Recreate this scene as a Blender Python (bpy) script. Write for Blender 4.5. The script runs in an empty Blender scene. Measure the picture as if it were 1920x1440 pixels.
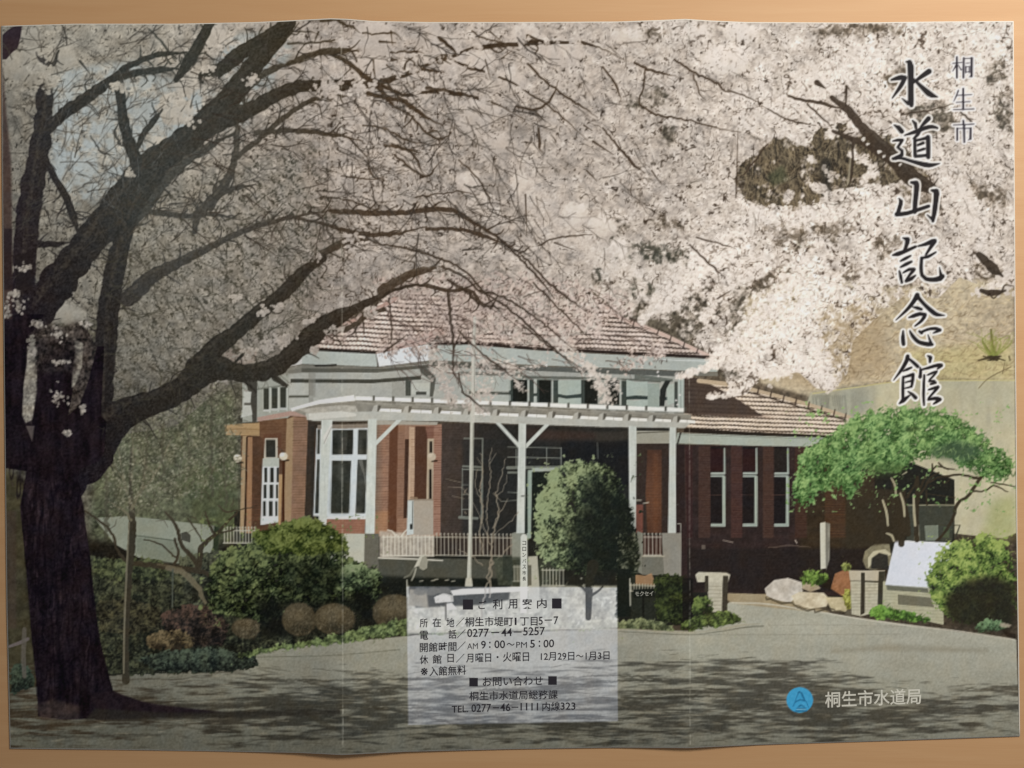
import bpy, math
import numpy as np
# ================================================================ camera, world, lamp, exposure
S = 0.000222                      # metres on the table per pixel of the 1920 x 1440 photograph
HC = 0.50                         # camera height above the table
scn = bpy.context.scene
cd = bpy.data.cameras.new('camera'); cam = bpy.data.objects.new('camera', cd); scn.collection.objects.link(cam)
cam.location = (0, 0, HC); cam.rotation_euler = (0, 0, 0)
cd.sensor_width = 36; cd.lens = 36 * HC / (1920 * S); cd.clip_start = 0.01; cd.clip_end = 50
scn.camera = cam
wd = bpy.data.worlds.new('World'); scn.world = wd; wd.use_nodes = True
bg = wd.node_tree.nodes['Background']; bg.inputs[0].default_value = (.95, .97, 1.0, 1); bg.inputs[1].default_value = 0.175
ld = bpy.data.lights.new('ceiling_lamp', 'AREA'); lamp = bpy.data.objects.new('ceiling_lamp', ld); scn.collection.objects.link(lamp)
ld.shape = 'RECTANGLE'; ld.size = .36; ld.size_y = .30; ld.energy = 8.7; ld.color = (1.0, .97, .93)
lamp.location = (.42, .42, .60)
scn.view_settings.view_transform = 'Standard'; scn.view_settings.look = 'None'; scn.view_settings.exposure = 0; scn.view_settings.gamma = 1
try: scn.view_settings.use_curve_mapping = False
except Exception: pass
scn.cycles.max_bounces = 4; scn.cycles.diffuse_bounces = 2

# ================================================================ materials and helpers
def mat(name):
    m = bpy.data.materials.new(name); m.use_nodes = True; nt = m.node_tree
    return m, nt, nt.nodes['Principled BSDF']
def tag(o, label=None, cat=None, kind=None):
    if label: o['label'] = label
    if cat: o['category'] = cat
    if kind: o['kind'] = kind
    return o
def link(o, parent=None):
    scn.collection.objects.link(o)
    if parent: o.parent = parent
    return o
mw, nt, b = mat('oak_veneer')
N = nt.nodes.new; L = nt.links.new
tc = N('ShaderNodeTexCoord'); mp = N('ShaderNodeMapping'); mp.inputs['Scale'].default_value = (4, 60, 4); L(tc.outputs['Object'], mp.inputs[0])
n1 = N('ShaderNodeTexNoise'); n1.inputs['Scale'].default_value = 3.0; n1.inputs['Detail'].default_value = 6; n1.inputs['Distortion'].default_value = .6; L(mp.outputs[0], n1.inputs['Vector'])
mp2 = N('ShaderNodeMapping'); mp2.inputs['Scale'].default_value = (30, 700, 30); L(tc.outputs['Object'], mp2.inputs[0])
n2 = N('ShaderNodeTexNoise'); n2.inputs['Scale'].default_value = 2.0; n2.inputs['Detail'].default_value = 3; L(mp2.outputs[0], n2.inputs['Vector'])
mixn = N('ShaderNodeMath'); mixn.operation = 'MULTIPLY_ADD'; mixn.inputs[1].default_value = .35; L(n2.outputs[0], mixn.inputs[0]); L(n1.outputs[0], mixn.inputs[2])
cr = N('ShaderNodeValToRGB'); cr.color_ramp.elements[0].position = .42; cr.color_ramp.elements[0].color = (.50, .285, .135, 1); cr.color_ramp.elements[1].position = .95; cr.color_ramp.elements[1].color = (.54, .325, .162, 1)
L(mixn.outputs[0], cr.inputs[0]); L(cr.outputs[0], b.inputs['Base Color']); b.inputs['Roughness'].default_value = .55; b.inputs['Specular IOR Level'].default_value = .25
bp = N('ShaderNodeBump'); bp.inputs['Strength'].default_value = .08; bp.inputs['Distance'].default_value = .0004; L(n2.outputs[0], bp.inputs['Height']); L(bp.outputs[0], b.inputs['Normal'])

mi, nt, b = mat('printed_ink'); N = nt.nodes.new; L = nt.links.new
at_ = N('ShaderNodeAttribute'); at_.attribute_name = 'ink'; L(at_.outputs['Color'], b.inputs['Base Color'])
b.inputs['Roughness'].default_value = .6; b.inputs['Specular IOR Level'].default_value = .12
tc = N('ShaderNodeTexCoord'); n = N('ShaderNodeTexNoise'); n.inputs['Scale'].default_value = 900; L(tc.outputs['Object'], n.inputs['Vector'])
bp = N('ShaderNodeBump'); bp.inputs['Strength'].default_value = .05; bp.inputs['Distance'].default_value = .0001; L(n.outputs[0], bp.inputs['Height']); L(bp.outputs[0], b.inputs['Normal'])
mp_, nt, b = mat('coated_paper'); N = nt.nodes.new; L = nt.links.new
n = N('ShaderNodeTexNoise'); n.inputs['Scale'].default_value = 400; cr = N('ShaderNodeValToRGB'); cr.color_ramp.elements[0].color = (.62, .58, .50, 1); cr.color_ramp.elements[1].color = (.74, .70, .62, 1)
L(n.outputs[0], cr.inputs[0]); L(cr.outputs[0], b.inputs['Base Color']); b.inputs['Roughness'].default_value = .7
def ink_mat(name, col):
    m, nt, b = mat(name); N = nt.nodes.new; L = nt.links.new
    n = N('ShaderNodeTexNoise'); n.inputs['Scale'].default_value = 1500; cr = N('ShaderNodeValToRGB')
    cr.color_ramp.elements[0].color = tuple(c * .85 for c in col) + (1,); cr.color_ramp.elements[1].color = tuple(min(1, c * 1.15) for c in col) + (1,)
    L(n.outputs[0], cr.inputs[0]); L(cr.outputs[0], b.inputs['Base Color']); b.inputs['Roughness'].default_value = .6; b.inputs['Specular IOR Level'].default_value = .12
    return m

# ================================================================ table top
def box_mesh(name, x0, x1, y0, y1, z0, z1, bev, m):
    import bmesh
    bm = bmesh.new(); bmesh.ops.create_cube(bm, size=1)
    for v in bm.verts: v.co = ((x0 + x1) / 2 + v.co.x * (x1 - x0), (y0 + y1) / 2 + v.co.y * (y1 - y0), (z0 + z1) / 2 + v.co.z * (z1 - z0))
    bmesh.ops.bevel(bm, geom=list(bm.edges), offset=bev, segments=3, affect='EDGES')
    me = bpy.data.meshes.new(name); bm.to_mesh(me); bm.free(); me.materials.append(m)
    return bpy.data.objects.new(name, me)
table = link(box_mesh('table_top', -.6, .6, -.45, .45, -.025, 0, .003, mw)); tag(table, kind='structure')
# ---------------------------------------------------------------- print painter (flat ink only)
H, W = 1440, 1920
rng = np.random.default_rng(7)
C = np.zeros((H, W, 3), np.float32)
ID = np.zeros((H, W), np.int16)
PARTS = ['']                                   # id -> 'part' or 'part/sub_part'
def pid(name):
    if name not in PARTS: PARTS.append(name)
    return PARTS.index(name)

def npid(name):
    PARTS.append(name + '#%d' % len(PARTS)); return len(PARTS) - 1

def noise(sx, sy=None, seed=0, octaves=1, gain=.5):
    """smooth value noise over the canvas, about -1..1"""
    sy = sy or sx
    out = np.zeros((H, W), np.float32); amp = 1.0; tot = 0
    r = np.random.default_rng(seed)
    for o in range(octaves):
        gx, gy = max(1.0, sx / 2 ** o), max(1.0, sy / 2 ** o)
        nx, ny = int(W / gx) + 3, int(H / gy) + 3
        g = r.uniform(-1, 1, (ny, nx)).astype(np.float32)
        x = np.arange(W) / gx; y = np.arange(H) / gy
        xi = x.astype(int); yi = y.astype(int)
        fx = (x - xi); fy = (y - yi)
        fx = (fx * fx * (3 - 2 * fx)).astype(np.float32); fy = (fy * fy * (3 - 2 * fy)).astype(np.float32)
        rows = g[yi] * (1 - fy)[:, None] + g[yi + 1] * fy[:, None]
        out += amp * (rows[:, xi] * (1 - fx) + rows[:, xi + 1] * fx)
        tot += amp; amp *= gain
    return out / tot * 1.6

def gridmap(xs, ys, rows):
    """bilinear map from a coarse table"""
    g = np.array(rows, np.float32)
    X = np.interp(np.arange(W), xs, np.arange(len(xs))); Y = np.interp(np.arange(H), ys, np.arange(len(ys)))
    xi = np.minimum(X.astype(int), len(xs) - 2); yi = np.minimum(Y.astype(int), len(ys) - 2)
    fx = (X - xi).astype(np.float32); fy = (Y - yi).astype(np.float32)[:, None]
    r = g[yi] * (1 - fy) + g[yi + 1] * fy
    return r[:, xi] * (1 - fx) + r[:, xi + 1] * fx

def P(s):
    return [tuple(float(v) for v in t.split(',')) for t in s.split()]

def cover(pts):
    """anti-aliased coverage of a polygon -> (y0, x0, mask)"""
    a = np.array([p[:2] for p in pts], np.float64)
    x0 = int(max(0, math.floor(a[:, 0].min()) - 1)); x1 = int(min(W, math.ceil(a[:, 0].max()) + 2))
    y0 = int(max(0, math.floor(a[:, 1].min()) - 1)); y1 = int(min(H, math.ceil(a[:, 1].max()) + 2))
    if x1 <= x0 or y1 <= y0: return None
    m = np.zeros((y1 - y0, x1 - x0 + 1), np.float32)
    b = np.roll(a, -1, 0); SS = 3
    for s in range((y1 - y0) * SS):
        y = y0 + (s + .5) / SS
        k = (a[:, 1] <= y) != (b[:, 1] <= y)
        if not k.any(): continue
        xs = np.sort(a[k, 0] + (y - a[k, 1]) / (b[k, 1] - a[k, 1]) * (b[k, 0] - a[k, 0])) - x0
        row = m[s // SS]
        for i in range(0, len(xs) - 1, 2):
            l = min(max(xs[i], 0), x1 - x0); r = min(max(xs[i + 1], 0), x1 - x0)
            if r <= l: continue
            li, ri = int(l), int(r)
            if li == ri: row[li] += (r - l) / SS
            else:
                row[li] += (li + 1 - l) / SS; row[li + 1:ri] += 1 / SS; row[ri] += (r - ri) / SS
    return y0, x0, m[:, :x1 - x0]

def ink(y0, x0, m, col, p=0, op=1.0):
    h, w = m.shape; sl = (slice(y0, y0 + h), slice(x0, x0 + w))
    a = (m * op)[..., None]
    c = col[sl] if isinstance(col, np.ndarray) and col.ndim == 3 else np.asarray(col, np.float32)
    C[sl] += (c - C[sl]) * a
    if p:
        I = ID[sl]; I[m > .5] = p

def soft(m, r):
    """cheap box blur of a mask, padded"""
    m = np.pad(m, r)
    for ax in (0, 1):
        for _ in range(2):
            c = np.cumsum(m, ax); k = r
            a = np.take(c, np.clip(np.arange(m.shape[ax]) + k // 2, 0, m.shape[ax] - 1), ax)
            b = np.take(c, np.clip(np.arange(m.shape[ax]) - (k - k // 2), 0, m.shape[ax] - 1), ax)
            m = (a - b) / k
    return m

def poly(pts, col, p=0, op=1.0, blur=0, mod=None):
    if isinstance(pts, str): pts = P(pts)
    r = cover(pts)
    if r is None: return
    y0, x0, m = r
    if blur:
        m = soft(m, blur); y0 -= blur; x0 -= blur
        cy, cx = max(0, -y0), max(0, -x0); m = m[cy:, cx:]; y0 += cy; x0 += cx
        m = m[:H - y0, :W - x0]
    if mod is not None: m = m * mod[y0:y0 + m.shape[0], x0:x0 + m.shape[1]]
    ink(y0, x0, m, col, p, op)

def rect(x0, y0, x1, y1, col, p=0, op=1.0, **k):
    poly([(x0, y0), (x1, y0), (x1, y1), (x0, y1)], col, p, op, **k)

def smooth(pts, step=5.0):
    a = np.array(pts, np.float64)
    if len(a) < 3: return a
    q = np.vstack([2 * a[0] - a[1], a, 2 * a[-1] - a[-2]]); out = []
    for i in range(1, len(q) - 2):
        n = max(1, int(np.hypot(*(q[i + 1, :2] - q[i, :2])) / step))
        for t in np.arange(n) / n:
            out.append(.5 * (2 * q[i] + (q[i + 1] - q[i - 1]) * t + (2 * q[i - 1] - 5 * q[i] + 4 * q[i + 1] - q[i + 2]) * t * t
                             + (3 * q[i] - q[i - 1] - 3 * q[i + 1] + q[i + 2]) * t ** 3))
    out.append(a[-1]); return np.array(out)

def smask(a, edge=.5):
    r = a[:, 2] / 2
    x0 = int(max(0, (a[:, 0] - r).min() - 3)); x1 = int(min(W, (a[:, 0] + r).max() + 4))
    y0 = int(max(0, (a[:, 1] - r).min() - 3)); y1 = int(min(H, (a[:, 1] + r).max() + 4))
    if x1 <= x0 or y1 <= y0: return None
    m = np.zeros((y1 - y0, x1 - x0), np.float32)
    for i in range(len(a) - 1):
        ax, ay, aw = a[i]; bx, by, bw = a[i + 1]; R = max(aw, bw) / 2 + 2
        u0 = int(max(x0, min(ax, bx) - R)); u1 = int(min(x1, max(ax, bx) + R + 1))
        v0 = int(max(y0, min(ay, by) - R)); v1 = int(min(y1, max(ay, by) + R + 1))
        if u1 <= u0 or v1 <= v0: continue
        X = np.arange(u0, u1, dtype=np.float32)[None]; Y = np.arange(v0, v1, dtype=np.float32)[:, None]
        dx, dy = bx - ax, by - ay; L = dx * dx + dy * dy + 1e-6
        t = np.clip(((X - ax) * dx + (Y - ay) * dy) / L, 0, 1)
        d = np.sqrt((X - ax - t * dx) ** 2 + (Y - ay - t * dy) ** 2)
        al = np.clip(((aw + (bw - aw) * t) / 2 - d) / (2 * edge) + .5, 0, 1)
        s = m[v0 - y0:v1 - y0, u0 - x0:u1 - x0]; np.maximum(s, al, out=s)
    return y0, x0, m

def stroke(pts, col, p=0, op=1.0, jit=0.0, edge=.5, wob=0.0):
    if isinstance(pts, str): pts = P(pts)
    a = smooth(pts, 5 if len(pts) < 30 else 8)
    if len(a) < 2: return
    if jit:
        a[1:-1, :2] += rng.normal(0, jit, (len(a) - 2, 2)); a[:, 2] *= 1 + rng.normal(0, .08, len(a))
    r = smask(a, edge)
    if r: ink(r[0], r[1], r[2], col, p, op)

# ---- small pre-made stamps: (alpha, relief) pairs
def make_stamp(R, lobes, kind, r):
    n = int(R * 2 + 5); c = n / 2
    Y, X = np.mgrid[0:n, 0:n].astype(np.float32); X -= c - .5; Y -= c - .5
    a = np.zeros((n, n), np.float32); rel = np.zeros((n, n), np.float32)
    for k in range(lobes):
        th = r.uniform(0, 2 * math.pi); dd = R * r.uniform(.15, .62); rr = R * r.uniform(.3, .5)
        if kind == 'leaf':
            ct, st = math.cos(th), math.sin(th)
            u = (X - dd * ct) * ct + (Y - dd * st) * st; v = -(X - dd * ct) * st + (Y - dd * st) * ct
            d = np.sqrt((u / 1.5) ** 2 + (v * 1.7) ** 2)
        else:
            d = np.hypot(X - dd * math.cos(th), Y - dd * math.sin(th))
        m = np.clip((rr - d) / 1.1 + .5, 0, 1)
        sh = .5 - .55 * ((Y - dd * math.sin(th)) / rr) - .25 * ((X - dd * math.cos(th)) / rr) + r.uniform(-.35, .35)
        rel = rel * (1 - m) + sh * m; a = np.maximum(a, m)
    if kind == 'flower' and R > 4:
        d = np.hypot(X, Y); m = np.clip(1.6 - d, 0, 1) * .9; rel = rel - 1.6 * m
    return a, np.clip(rel, -1.6, 1.2)
ST = {}
for kind in ('flower', 'leaf'):
    for R in (2, 3, 4, 5, 6, 8, 10, 13):
        rr_ = np.random.default_rng(R * 7 + len(kind))
        ST[kind, R] = [make_stamp(R, int(4 + R * .8), kind, rr_) for _ in range(14)]
RS = np.array([2, 3, 4, 5, 6, 8, 10, 13])

def stamps(xy, sizes, cols, relief, op, kind='flower', p=0):
    """xy (n,2), sizes (n), cols (n,3); relief = grey levels of light/dark inside one clump"""
    for (x, y), s, c, o in zip(xy, sizes, cols, np.broadcast_to(op, len(xy))):
        R = int(RS[np.argmin(abs(RS - s))]); a, rel = ST[kind, R][rng.integers(14)]
        if rng.random() < .5: a, rel = a[:, ::-1], rel[:, ::-1]
        n = a.shape[0]; x0 = int(x - n / 2); y0 = int(y - n / 2)
        if x0 < 0 or y0 < 0 or x0 + n > W or y0 + n > H: continue
        sl = (slice(y0, y0 + n), slice(x0, x0 + n)); t = C[sl]; A = (a * o)[..., None]
        t += (c + (rel * relief)[..., None] - t) * A
        if p:
            I = ID[sl]; I[a * o > .5] = p

def scatter(n, dens, box=None):
    """n points drawn with density map dens (H,W) 0..1"""
    x0, y0, x1, y1 = box or (0, 0, W, H); out = np.zeros((0, 2))
    while len(out) < n:
        q = np.column_stack([rng.uniform(x0, x1, n), rng.uniform(y0, y1, n)])
        k = rng.random(n) < dens[np.minimum(q[:, 1].astype(int), H - 1), np.minimum(q[:, 0].astype(int), W - 1)]
        out = np.vstack([out, q[k]])
        if not k.any(): break
    return out[:n]

def flecks(xy, length, width, ang, spread, col, op=.8, p=0, bend=.5):
    """many tiny tapered marks (twigs, gaps)"""
    col = np.asarray(col, np.float32)
    for i, (x, y) in enumerate(xy):
        L = length * rng.uniform(.4, 1.5); a = ang + rng.normal(0, spread); w = width * rng.uniform(.6, 1.4)
        b = a + rng.normal(0, bend)
        mx, my = x + math.cos(a) * L / 2, y + math.sin(a) * L / 2
        q = np.array([(x, y, w * .6), (mx, my, w), (mx + math.cos(b) * L / 2, my + math.sin(b) * L / 2, w * .5)])
        r = smask(q, .6)
        if r: ink(r[0], r[1], r[2], col if col.ndim == 1 else col[i], p, op * rng.uniform(.55, 1))

def mask_of(*polys, blur=0):
    m = np.zeros((H, W), np.float32)
    for q in polys:
        r = cover(P(q) if isinstance(q, str) else q)
        if r: m[r[0]:r[0] + r[2].shape[0], r[1]:r[1] + r[2].shape[1]] += r[2]
    m = np.clip(m, 0, 1)
    if blur: m = soft(m, blur)[blur:-blur, blur:-blur]
    return m

def field(base, *terms):
    f = np.zeros((H, W, 3), np.float32) + np.asarray(base, np.float32)
    for t, amp in terms: f = f + t[..., None] * np.asarray(amp, np.float32)
    return f
def ell(cx, cy, rx, ry, n=24, a=0):
    t = np.arange(n) / n * 2 * math.pi; c, s = math.cos(a), math.sin(a)
    return [(cx + rx * math.cos(u) * c - ry * math.sin(u) * s, cy + rx * math.cos(u) * s + ry * math.sin(u) * c) for u in t]
def rough(cx, cy, rx, ry, amp, n=60):
    t = np.arange(n) / n * 2 * math.pi; k = np.ones(n)
    for f in (2, 3, 5, 8, 13): k += amp / f ** .6 * rng.normal() * np.cos(f * t + rng.uniform(0, 6.3))
    k += rng.normal(0, amp * .25, n)
    return list(zip(cx + rx * k * np.cos(t), cy + ry * k * np.sin(t)))
N2 = noise(2.2, seed=1); N5 = noise(5, seed=2, octaves=2); N12 = noise(12, seed=3, octaves=3); N40 = noise(40, seed=4, octaves=3)
N120 = noise(120, seed=5, octaves=2)
NH = noise(70, 7, seed=6, octaves=3); NH2 = noise(28, 3.2, seed=8, octaves=2)

def rnoise(s1, s2, ang, seed, octaves=1):
    """smooth noise stretched along a slanted direction"""
    Y, X = np.mgrid[0:H, 0:W].astype(np.float32); c, s = math.cos(ang), math.sin(ang)
    U = X * c + Y * s + 4000; V = -X * s + Y * c + 4000; r = np.random.default_rng(seed); out = 0; amp = 1; tot = 0
    for o in range(octaves):
        g = r.uniform(-1, 1, (256, 256)).astype(np.float32); u = U / (s1 / 2 ** o); v = V / (s2 / 2 ** o)
        ui = np.floor(u).astype(int); vi = np.floor(v).astype(int); fu = u - ui; fv = v - vi; fu = fu * fu * (3 - 2 * fu); fv = fv * fv * (3 - 2 * fv)
        a, b = ui % 256, (ui + 1) % 256; p, q = vi % 256, (vi + 1) % 256
        out = out + amp * ((g[p, a] * (1 - fu) + g[p, b] * fu) * (1 - fv) + (g[q, a] * (1 - fu) + g[q, b] * fu) * fv); tot += amp; amp *= .55
    return (out / tot * 1.6).astype(np.float32)
def worley(cell, seed, warp=0.0, asp=1.0, ang=0.0):
    """cell pattern: distance to the nearest point, gap to the second, one random number per cell, offset from the point"""
    Y, X = np.mgrid[0:H, 0:W].astype(np.float32)
    if warp: X = X + warp * noise(cell * 1.1, seed=seed + 1); Y = Y + warp * noise(cell * 1.1, seed=seed + 2)
    c, s = math.cos(ang), math.sin(ang); U = (X * c + Y * s) / (cell * asp) + 500; V = (-X * s + Y * c) / cell + 500
    r = np.random.default_rng(seed); G = r.random((3, 512, 512)).astype(np.float32); ui = np.floor(U).astype(int); vi = np.floor(V).astype(int)
    d1 = np.full((H, W), 9, np.float32); d2 = d1.copy(); rnd = np.zeros((H, W), np.float32); ov = np.zeros((H, W), np.float32)
    for j in (-1, 0, 1):
        for i in (-1, 0, 1):
            a, b = (ui + i) % 512, (vi + j) % 512
            du = ui + i + G[0, b, a] - U; dv = vi + j + G[1, b, a] - V; d = np.sqrt(du * du + dv * dv)
            k = d < d1; d2 = np.where(k, d1, np.minimum(d2, d)); d1 = np.where(k, d, d1); rnd = np.where(k, G[2, b, a], rnd); ov = np.where(k, dv, ov)
    return d1, d2 - d1, rnd, ov
W5, W9, W15, W34 = worley(5.0, 101, 2.0), worley(9.0, 102, 4.0), worley(17.0, 103, 8.0), worley(34.0, 107, 20.0)
WL = worley(6.0, 104, 3.0, 1.6, -.5)
F3, F6, F14 = noise(3.4, seed=21, octaves=2), noise(7, seed=22, octaves=3), noise(16, seed=23, octaves=3)
def sig(x): return np.clip(x, 0, 1)
# ---------------------------------------------------------------- backdrop
SKY, WOOD, HILL, RET, ROAD = pid('printed_sky'), pid('printed_woodland'), pid('printed_hillside'), pid('printed_retaining_wall'), pid('printed_road')
xs = list(range(0, 1921, 120)); ys = [45, 135, 225, 315, 405, 495, 585, 675, 765, 860, 960]
LM = gridmap(xs, ys, [
 [122,134,142,146,152,152,152,154,158,164,172,182,190,198,204,210,210],
 [118,136,142,144,146,150,150,152,156,162,170,180,190,200,204,208,206],
 [112,132,142,144,144,148,150,150,152,160,168,176,188,196,196,194,194],
 [106,126,136,142,144,148,150,150,154,160,168,176,186,194,192,188,190],
 [100,118,130,138,144,148,150,150,156,164,172,180,190,198,198,194,190],
 [ 96,112,124,132,138,142,146,150,156,166,176,186,194,204,204,192,182],
 [ 88,104,118,126,132,138,144,148,154,166,176,188,198,206,192,180,172],
 [ 80, 94,110,118,124,132,142,146,154,164,172,184,198,196,182,172,166],
 [ 68, 74, 90, 98,104,114,130,140,150,158,164,170,176,170,160,160,156],
 [ 60, 64, 76, 84, 90,100,112,120,130,140,150,150,150,150,150,150,150],
 [ 56, 60, 68, 74, 80, 88,100,110,120,130,140,140,140,140,140,140,140]])
tint = gridmap([0, 300, 700, 1200, 1920], [0, 800, 1440], [[.2, -.1, .55, .6, .35]] * 3)       # warm/pink amount
BL = LM[..., None] * (np.array([1.02, 1, .93], np.float32) + np.clip((np.arange(W) - 250) / 350., 0, 1)[None, :, None] * np.array([.028, 0, .02], np.float32))
C[:] = BL * .44 * np.array([1.02, .95, .84], np.float32) * (1 + .16 * F6[..., None] + .12 * F3[..., None]); ID[:] = WOOD
# sky glimpse, upper left
skym = mask_of('100,130 250,110 330,150 470,180 480,240 330,260 300,300 250,330 200,380 130,400 90,330 95,200', '420,60 520,60 560,90 500,190 440,190 400,120', blur=16)
skyc = field((149, 156, 156), (N40, (4, 4, 4)), (N120, (4, 5, 6)))
ink(0, 0, skym, skyc, SKY, .95)
poly(ell(140, 262, 42, 60), (152, 162, 166), SKY, .6, blur=30)
# woodland behind the left limb
poly('4,330 200,400 330,300 560,300 600,400 560,640 470,690 450,990 170,1010 4,900', field((92, 90, 80), (F6, (22, 22, 20)), (F3, (14, 14, 13))), WOOD, .8, blur=18)
poly('180,800 440,740 455,1000 400,1040 170,1010', field((70, 73, 57), (F6, (17, 18, 14)), (F3, (11, 12, 9)), (F14, (10, 11, 8))), WOOD, .95, blur=14)
poly('330,900 440,860 450,1000 380,1000', (58, 70, 44), WOOD, .4, blur=20)
poly('5,880 50,900 52,1100 75,1320 16,1330', field((58, 55, 42), (N12, (10, 10, 8))), WOOD, .9, blur=8)
# dark wood on the slope, right
dk = field((62, 54, 43), (F3, (14, 13, 11)), (F6, (12, 11, 10)), (noise(5, 34, seed=11, octaves=2), (9, 9, 8)), (noise(60, seed=12), (8, 7, 6)))
poly('1380,300 1430,260 1500,230 1600,225 1680,240 1740,330 1690,350 1620,385 1500,400 1410,385 1375,350', dk, WOOD, 1, blur=8)
hm = mask_of('1380,300 1430,260 1500,230 1600,225 1680,240 1740,330 1690,350 1620,385 1500,400 1410,385 1375,350')
flecks(scatter(800, hm), 26, 2.0, 1.45, .35, (124, 112, 90), .6, WOOD); flecks(scatter(600, hm), 22, 1.9, .6, .9, (130, 118, 96), .55, WOOD); flecks(scatter(200, hm), 26, 3, 1.5, .3, (34, 30, 24), .7, WOOD)
poly('1440,330 1470,310 1480,340 1450,350', (58, 68, 48), WOOD, .5, blur=8); poly('1540,300 1560,300 1560,370 1540,370', (30, 28, 24), WOOD, .6, blur=6)
stroke('1597,278,3 1594,310,4.5 1590,345,5', (136, 128, 110), WOOD, .8, edge=1)
dk2 = field((84, 78, 68), (F6, (20, 19, 17)), (F3, (14, 14, 12)))
for q in ('1100,440 1170,400 1290,450 1340,480 1400,520 1420,590 1330,640 1250,640 1180,610 1130,560 1100,520', '1150,180 1240,160 1290,200 1280,270 1260,285 1180,210',
          '1270,600 1420,540 1500,560 1440,720 1290,700', '1160,430 1210,450 1290,470 1300,510 1200,500', '1700,190 1780,190 1800,260 1740,300 1700,280', '1830,110 1890,130 1898,300 1850,230'):
    poly(q, dk2, WOOD, .95, blur=12)
poly('1180,570 1290,530 1290,470 1200,430 1110,470 1130,560', (66, 72, 64), WOOD, .35, blur=16)
# dry grass slope
hill = field((168, 156, 133), (F6, (15, 14, 12)), (F3, (9, 8, 7)), (NH2, (6, 6, 5)), (N120, (8, 8, 6)))
poly('1400,560 1500,520 1700,540 1800,520 1903,535 1905,715 1760,712 1600,725 1520,745 1430,720 1390,650', hill, HILL, 1, blur=6)
poly('1700,660 1900,640 1905,715 1700,716', (168, 160, 104), HILL, .45, blur=16)
poly('1500,600 1640,560 1680,700 1540,730 1440,700', (142, 124, 98), HILL, .6, blur=26)
flecks(scatter(900, mask_of('1400,560 1903,535 1905,705 1520,735')), 12, 2, -.3, .5, (104, 88, 66), .45)
flecks(scatter(500, mask_of('1400,560 1903,535 1905,705 1520,735')), 9, 2, -.2, .5, (196, 178, 140), .4)
stroke('1858,618,4 1862,650,5 1870,672,8', (84, 76, 44), HILL, .8); stroke('1842,640,3 1856,660,4 1864,672,6', (88, 84, 48), HILL, .8)
for k in range(26):
    stroke([(1862, 672, 3), (1862 + rng.normal(0, 14), 650 - rng.random() * 12, 2), (1862 + rng.normal(0, 24), 640 - rng.random() * 24, 1)], (118, 124, 66), HILL, .5)
for k in range(14):
    stroke([(1864 + rng.normal(0, 10), 668, 3), (1864 + rng.normal(0, 14), 676, 2)], (56, 48, 34), HILL, .8)
# concrete retaining wall
ret = field((162, 157, 134), (N120, (7, 6, 4)), (N12, (4, 4, 4)), (noise(9, 60, seed=13), (3, 3, 2)))
poly('1520,737 1600,726 1700,714 1903,712 1906,1000 1880,1010 1780,1000 1770,960 1560,900 1500,800', ret, RET)
poly('1520,737 1640,722 1640,770 1590,790 1515,770', field((132, 132, 120), (noise(8, 50, seed=14), (7, 7, 6))), RET, .8, blur=14)
stroke('1524,738,2 1600,727,2 1700,715,2 1903,713,2', (176, 166, 112), RET, .7)
for k in range(16):
    stroke([(1524 + k * 4, 742, 3), (1526 + k * 4 + rng.normal(0, 3), 760 + rng.random() * 18, 2)], (98, 98, 88), RET, .35)
poly('1860,940 1906,930 1906,1010 1840,1020 ', (130, 136, 82), RET, .5, blur=18)
flecks(scatter(120, mask_of('1850,930 1904,920 1904,1020 1830,1020')), 8, 2, 1.2, .7, (104, 120, 54), .6)
stroke('1835,728,1.6 1850,712,1.6 1870,700,2 1896,688,1.5', (96, 84, 62), RET, .8); stroke('1880,700,2 1884,680,1.4', (96, 84, 62), RET, .8)

# ---------------------------------------------------------------- ground
road = field((112, 111, 100), (N120, (4, 4, 3)), (noise(90, 16, seed=15, octaves=2), (3, 3, 3)), (N2, (2, 2, 2)))
gx = gridmap([0, 300, 700, 1100, 1500, 1920], [1100, 1200, 1300, 1400],
             [[-38, -10, 20, 32, 46, 50], [-38, -8, 20, 26, 36, 40], [-42, -24, 0, 4, 16, 18], [-46, -38, -28, -22, -14, -8]])
road = road + gx[..., None] * np.array([.85, .84, .78], np.float32)
poly('4,1300 60,1290 200,1268 480,1240 480,1222 640,1204 800,1190 1160,1180 1300,1184 1370,1128 1460,1132 1600,1158 1740,1178 1906,1200 1914,1440 4,1440', road, ROAD)
poly('1340,1108 1450,1104 1560,1150 1450,1140 1372,1131', field((138, 126, 102), (N12, (6, 6, 5))), ROAD, 1, blur=3)
stroke('1372,1130,3 1450,1134,3 1600,1158,3 1700,1172,3.5 1800,1184,3 1903,1199,3', (168, 164, 150), ROAD, .8)
stroke('1440,1172,1.4 1600,1172,1.2 1700,1175,1.4', (104, 100, 88), ROAD, .35)
stroke('480,1232,1.5 620,1229,1.2 750,1218,1.5', (70, 70, 58), ROAD, .6)
stroke('1180,1190,1.4 1500,1190,1.3 1700,1189,1.2', (110, 107, 96), ROAD, .5)
stroke('1560,1222,5 1650,1215,10 1720,1216,12 1850,1220,6', (122, 118, 104), ROAD, .7, edge=4)
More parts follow.
